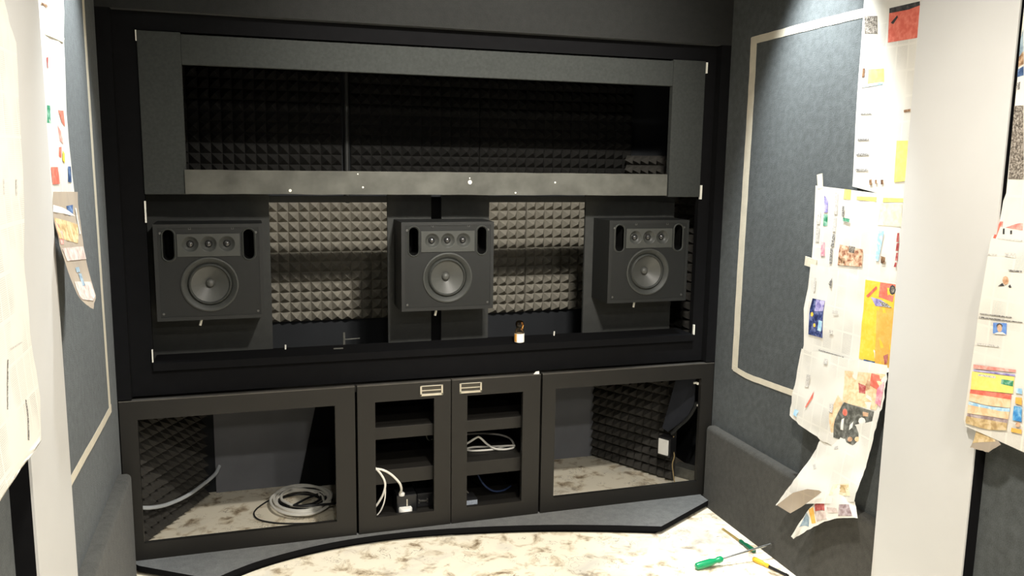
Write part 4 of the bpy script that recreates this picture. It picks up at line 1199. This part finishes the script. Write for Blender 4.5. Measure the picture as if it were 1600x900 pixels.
# middle cabinet
cable('cable', [(1.100, 0.062, 0.182), (1.103, 0.045, 0.204), (1.091, 0.0295, 0.243), (1.053, 0.0295, 0.287), (1.013, 0.0295, 0.311), (0.978, 0.0295, 0.315), (0.955, 0.0295, 0.30)], 0.0052, 'white_cable',
      'white cable arching from the black adaptor in the middle cabinet')
cable('cable', [(0.955, 0.0290, 0.330), (0.985, 0.0290, 0.322), (1.016, 0.0290, 0.283), (1.030, 0.0295, 0.240), (1.018, 0.040, 0.185), (0.985, 0.06, 0.125), (0.96, 0.09, 0.10)], 0.0048, 'white_cable',
      'white cable hanging over the shelf edge behind the left framed door')
cable('cable', [(1.033, 0.045, 0.215), (1.030, 0.047, 0.165), (1.015, 0.050, 0.120), (0.995, 0.055, 0.090)], 0.0030, 'white_cable', 'thin pale cable below the hanging white one')
cable('cable_loop', [(1.395, 0.20, 0.313), (1.43, 0.165, 0.345), (1.465, 0.150, 0.372), (1.485, 0.155, 0.372), (1.52, 0.150, 0.338), (1.56, 0.140, 0.314), (1.62, 0.135, 0.3105), (1.655, 0.165, 0.3105),
                     (1.655, 0.24, 0.325), (1.60, 0.30, 0.33), (1.51, 0.33, 0.33), (1.42, 0.33, 0.33)], 0.0048, 'white_cable', 'looped white cable on the middle shelf behind the right framed door')
cable('cable_loop', [(1.62, 0.175, 0.3105), (1.56, 0.150, 0.3105), (1.50, 0.148, 0.3105), (1.445, 0.160, 0.3105), (1.43, 0.185, 0.3105), (1.47, 0.20, 0.3105), (1.53, 0.190, 0.3105), (1.60, 0.160, 0.3180), (1.655, 0.150, 0.320)],
      0.0048, 'white_cable', 'flat white cable end lying under the loop on the middle shelf')
cable('cable_ring', [(1.262 + 0.016*math.cos(a), 0.20, 0.385 + 0.022*math.sin(a)) for a in [i*PI/8 for i in range(15)]], 0.003, 'dark_metal', 'dark wire ring at the right side of the middle shelf', 'wire', sub=3)

ad = empty('power_adaptor', (1.140, 0.12, 0.0855))
part(ad, 'body', MB().box(1.085, 1.175, 0.062, 0.16, 0.0855, 0.170, 0.006), M['black_plastic'])
part(ad, 'plug', MB().lathe_z(1.108, 0.068, [(0.013, 0.168), (0.014, 0.178), (0.006, 0.184)], 14), M['white_plastic'], True)['label'] = 'small white plug'
part(ad, 'indicator', MB().box(1.128, 1.133, 0.059, 0.062, 0.120, 0.150), M['chrome'])
tag(ad, 'black power adaptor box with a white plug, behind the left middle door', 'adaptor')
tag(MB().lathe_z(1.122, 0.030+0.025, [(0.027, 0.0855), (0.030, 0.090), (0.030, 0.112), (0.026, 0.117)], 24).build('round_cap', M['white_plastic'], None, True),
    'round white puck in front of the black adaptor', 'cap')
bx = empty('network_box', (1.23, 0.17, 0.0855))
part(bx, 'body', MB().box(1.185, 1.30, 0.11, 0.24, 0.0855, 0.150, 0.004), M['black_plastic'])
part(bx, 'bracket', MB().box(1.192, 1.232, 0.104, 0.110, 0.112, 0.116).box(1.190, 1.196, 0.104, 0.110, 0.106, 0.122).box(1.228, 1.234, 0.104, 0.110, 0.106, 0.122), M['chrome'])
tag(bx, 'small black box with a chrome bracket right of the adaptor', 'box')
lb = empty('device', (1.42, 0.1, 0.0855))
part(lb, 'body', MB().box(1.37, 1.452, 0.055, 0.15, 0.0855, 0.118, 0.003), M['black_plastic'])
part(lb, 'sticker', MB().box(1.375, 1.450, 0.0535, 0.055, 0.088, 0.115), M['label_grey'])['label'] = 'grey-blue printed sticker'
tag(lb, 'low black device with a grey-blue sticker behind the right framed door', 'device')
cable('cable', [(1.48, 0.22, 0.21), (1.495, 0.20, 0.165), (1.52, 0.18, 0.125), (1.56, 0.17, 0.098), (1.61, 0.18, 0.092), (1.66, 0.22, 0.092)], 0.0045, 'blue_cable', 'dark blue cable at the bottom behind the right framed door')
cable('cable', [(1.405, 0.14, 0.155), (1.415, 0.13, 0.135), (1.425, 0.12, 0.122)], 0.003, 'chrome', 'short silvery lead above the low black device')
sc2 = MB()
sc2.add([(1.690, 0.004, 0.6956), (1.716, 0.002, 0.6956), (1.716, 0.016, 0.6956), (1.692, 0.014, 0.6956), (1.700, 0.004, 0.707), (1.715, 0.004, 0.708), (1.714, 0.014, 0.706)],
        [(0, 1, 5, 4), (1, 2, 6, 5), (2, 3, 6), (3, 0, 4), (3, 4, 6), (4, 5, 6), (0, 3, 2, 1)])
tag(sc2.build('foam_scrap', M['white_plastic']), 'small white scrap lying on top of the right framed door', 'scrap')

# right cabinet
fl = MB()
P_ = [(2.505, 0.185, 0.60), (2.560, 0.10, 0.595), (2.560, 0.105, 0.46), (2.545, 0.135, 0.39), (2.520, 0.19, 0.33), (2.495, 0.235, 0.285), (2.475, 0.26, 0.30), (2.49, 0.22, 0.45)]
fl.add([p for p in P_] + [(x+0.006, y+0.004, z) for x, y, z in P_], [tuple(range(8)), tuple(range(15, 7, -1))] + [(i, (i+1) % 8, 8+(i+1) % 8, 8+i) for i in range(8)])
tag(fl.build('cloth_flap', M['flap_cloth']), 'dark stiff cloth flap hanging inside the right cabinet', 'flap')
cable('cable', [(2.562, 0.085, 0.478), (2.556, 0.095, 0.44), (2.540, 0.125, 0.385), (2.515, 0.175, 0.325), (2.500, 0.205, 0.285)], 0.009, 'speaker_box', 'thick grey cable bending down the cloth flap in the right cabinet')
so = empty('socket_box', (2.50, 0.24, 0.21))
def obox(o, nm, mat, c, ax, sx, sy, sz, bev=0.003):
    mb = MB().box(-sx/2, sx/2, -sy/2, sy/2, -sz/2, sz/2, bev)
    R_ = Matrix.Rotation(ax, 4, 'Z')
    mb.v = [tuple((R_ @ Vector(q)) + Vector(c)) for q in mb.v]
    return part(o, nm, mb, mat)
obox(so, 'back_box', M['black_plastic'], (2.490, 0.230, 0.215), aR, 0.075, 0.055, 0.10)
obox(so, 'face_plate', M['white_plastic'], (2.463, 0.216, 0.215), aR, 0.058, 0.008, 0.080)['label'] = 'white socket plate'
tag(so, 'black box with a white socket plate hung before the foam in the right cabinet', 'socket')
cable('wire', [(2.512, 0.205, 0.27), (2.508, 0.21, 0.22), (2.518, 0.20, 0.17), (2.512, 0.205, 0.12), (2.520, 0.20, 0.06), (2.53, 0.20, 0.01)], 0.0028, 'bare_wire', 'thin yellowed wire dangling below the socket in the right cabinet', 'wire')
jb = empty('junction_box', (2.66, 0.31, 0.0), 0)
def jpart(nm, mat, c, sx, sy, sz, bev=0.002):
    return obox(jb, nm, mat, c, -1.0, sx, sy, sz, bev)
jpart('body', M['galvanised'], (2.660, 0.310, 0.030), 0.13, 0.075, 0.058)
jpart('terminal', M['terminal'], (2.680, 0.244, 0.028), 0.020, 0.018, 0.034)
jpart('terminal', M['terminal'], (2.705, 0.258, 0.024), 0.020, 0.016, 0.028)
tag(jb, 'small galvanised junction box on the floor in the right cabinet corner', 'box')
for p, lb_ in (((2.523, 0.040, 0.590), 'pale screw head at the top inside the right cabinet'), ((2.553, 0.050, 0.474), 'pale hook beside the cloth flap in the right cabinet')):
    mb = MB().tube([(p[0]-0.008, p[1], p[2]), (p[0]+0.008, p[1]-0.002, p[2]+0.001)], 0.005, 8)
    mb.box(p[0]+0.004, p[0]+0.010, p[1]-0.016, p[1], p[2]-0.006, p[2]+0.006, 0.001)
    tag(mb.build('hook', M['bare_wood']), lb_, 'hook')
cable('cable', [(1.795, 0.20, 0.02), (1.822, 0.19, 0.035), (1.828, 0.185, 0.06), (1.812, 0.19, 0.085), (1.79, 0.20, 0.09)], 0.004, 'black_cable', 'short black cable loop at the left edge of the right cabinet')

# on the sill
bt = empty('bottle', (1.636, 0.06, 0.830))
bt.location = (1.636, 0.052, 0.830)
part(bt, 'glass', MB().lathe_z(1.636, 0.052, [(0.021, 0.830), (0.0215, 0.833), (0.0215, 0.878), (0.018, 0.892), (0.0145, 0.898), (0.0145, 0.904)], 24), M['bottle_glass'], True)
part(bt, 'label', MB().lathe_z(1.636, 0.052, [(0.0220, 0.836), (0.0222, 0.838), (0.0222, 0.874), (0.0220, 0.875)], 24), M['white_label'], True)['label'] = 'white paper label'
ob_ = MB()
vs_, fs_ = [], []
for i in range(7):
    a = PI*1.0 + i*0.12
    for z in (0.838, 0.874):
        vs_.append((1.636 + 0.0226*math.cos(a), 0.052 + 0.0226*math.sin(a), z))
for i in range(6):
    fs_.append((2*i, 2*i+2, 2*i+3, 2*i+1))
ob_.add(vs_, fs_)
part(bt, 'label_stripe', ob_, M['orange_label'])['label'] = 'orange end of the label'
part(bt, 'bulb', MB().lathe_z(1.636, 0.052, [(0.013, 0.902), (0.017, 0.908), (0.0185, 0.916), (0.017, 0.925), (0.011, 0.931), (0.003, 0.933)], 24), M['bottle_glass'], True)
part(bt, 'dropper', MB().tube([(1.643, 0.046, 0.89), (1.648, 0.044, 0.91), (1.645, 0.045, 0.924)], 0.0045, 8), M['orange_label'], True)
tag(bt, 'small brown glass bottle with a white and orange label on the sill', 'bottle')
for x, y, lb_ in ((0.634, 0.165, 'tiny white peg on the sill under the left foam bay'), (1.842, 0.165, 'tiny white peg on the sill under the right foam bay')):
    tag(MB().tube([(x, y, 0.8305), (x+0.001, y-0.001, 0.850)], 0.0035, 8).build('peg', M['bare_wood']), lb_, 'peg')
tag(MB().box(0.83, 0.87, 0.12, 0.128, 0.8302, 0.834).build('metal_strip', M['galvanised']), 'small pale metal strip on the sill under the left foam bay', 'strip')
stk = MB().tube([(0.925, 0.60, 0.691), (0.925, 0.605, 0.80)], 0.006, 8)
stk.tube([(0.925, 0.60, 0.765), (1.0, 0.60, 0.768)], 0.003, 6)
tag(stk.build('stub_pipe', M['galvanised']), 'short grey pipe stub standing below the left foam panel', 'pipe')
tag(MB().tube([(1.70, 0.50, 0.697), (1.74, 0.44, 0.700), (1.78, 0.40, 0.72), (1.74, 0.36, 0.75), (1.72, 0.34, 0.70)], 0.012, 8).build('cable_stub', M['black_cable'], None, True), 'black cable stub lying left of the bottle behind the sill', 'cable')

# tools on the floor
def screwdriver(base, tip, hl, hr, sr, mat, shank, label):
    a = Vector(base); b = Vector(tip)
    d = (b-a).normalized()
    o = empty('screwdriver', base)
    L = (b-a).length
    prof = [(0.0, 0.55), (0.04, 0.9), (0.18, 1.0), (0.55, 0.98), (0.68, 0.72), (0.76, 0.66), (0.84, 0.85), (0.95, 0.82), (1.0, 0.45)]
    pts = [a + d*hl*t for t, r in prof]
    mb = MB().tube(pts, [hr*r for t, r in prof], 12)
    part(o, 'handle', mb, M[mat], True)
    sh = MB().tube([a + d*hl*0.97, b - d*0.014], sr, 8)
    q = b - d*0.014
    s = d.cross(Vector((0, 0, 1))).normalized()
    upv = s.cross(d)
    v = [q + s*sr*e + upv*sr*0.8*g for e, g in ((-1, -1), (1, -1), (1, 1), (-1, 1))] + [b + s*sr*1.3*e + upv*sr*0.2*g for e, g in ((-1, -1), (1, -1), (1, 1), (-1, 1))]
    sh.add(v, [(0, 1, 5, 4), (1, 2, 6, 5), (2, 3, 7, 6), (3, 0, 4, 7), (4, 5, 6, 7), (0, 3, 2, 1)])
    part(o, 'shank', sh, M[shank])['label'] = 'metal shank'
    return tag(o, label, 'screwdriver')


screwdriver((2.190, -0.605, 0.0145), (2.552, -0.607, 0.070), 0.125, 0.0155, 0.0042, 'green_handle', 'steel', 'bright green screwdriver with a long steel shank propped on the baseboard')
screwdriver((2.507, -0.545, 0.0105), (2.499, -0.300, 0.006), 0.110, 0.0105, 0.0038, 'dark_green', 'brass_shank', 'short dark green screwdriver lying under the long one')
screwdriver((2.462, -0.600, 0.0105), (2.520, -0.760, 0.006), 0.080, 0.0105, 0.006, 'yellow_handle', 'black_plastic', 'yellow handled tool on the floor by the right baseboard')
ws = MB()
bm_ = bmesh.new()
bmesh.ops.create_icosphere(bm_, subdivisions=3, radius=1)
for q in bm_.verts:
    s_ = 1 + 0.35*noise.noise(q.co*1.7)
    q.co = Vector((q.co.x*0.062*s_, q.co.y*0.045*s_, max(-0.018, q.co.z*0.022*s_)))
ws.bm(bm_)
tag(ws.build('paper_scrap', M['scrap'], None, True, loc=(2.30, -0.735, 0.018)), 'crumpled white paper scrap on the floor below the green screwdriver', 'scrap')

# ------------------------------------------------------------------ ceiling downlights
for i, (x, y, *_r) in enumerate(LAMPS):
    dl = empty('downlight', (x, y, CEIL))
    ring = MB()
    n_ = 28
    pr_ = [(0.055, CEIL-0.001), (0.085, CEIL-0.001), (0.085, CEIL-0.008), (0.060, CEIL-0.012), (0.055, CEIL-0.006)]
    vs_ = [(x + r*math.cos(2*PI*j/n_), y + r*math.sin(2*PI*j/n_), z) for r, z in pr_ for j in range(n_)]
    fs_ = [(k*n_+j, k*n_+(j+1) % n_, ((k+1) % 5)*n_+(j+1) % n_, ((k+1) % 5)*n_+j) for k in range(5) for j in range(n_)]
    ring.add(vs_, fs_)
    part(dl, 'ring', ring, M['white_plastic'], True)
    part(dl, 'lens', MB().lathe_z(x, y, [(0.054, CEIL-0.004), (0.054, CEIL-0.002)], n_), M['glow'])
    tag(dl, ['round ceiling downlight aimed at the screen frame', 'round ceiling downlight close to the right wall', 'round ceiling downlight close to the left wall',
             'second round ceiling downlight just behind the aimed one', 'unseen ceiling fill downlight added rear left in the room', 'unseen ceiling fill downlight added rear right in the room', 'round ceiling downlight at the far rear of the room', 'round ceiling downlight straight above the open floor before the cabinets'][i], 'downlight')
    LAMP_OBJECTS[i].parent = dl
    LAMP_OBJECTS[i].location = (0, 0, -0.03)
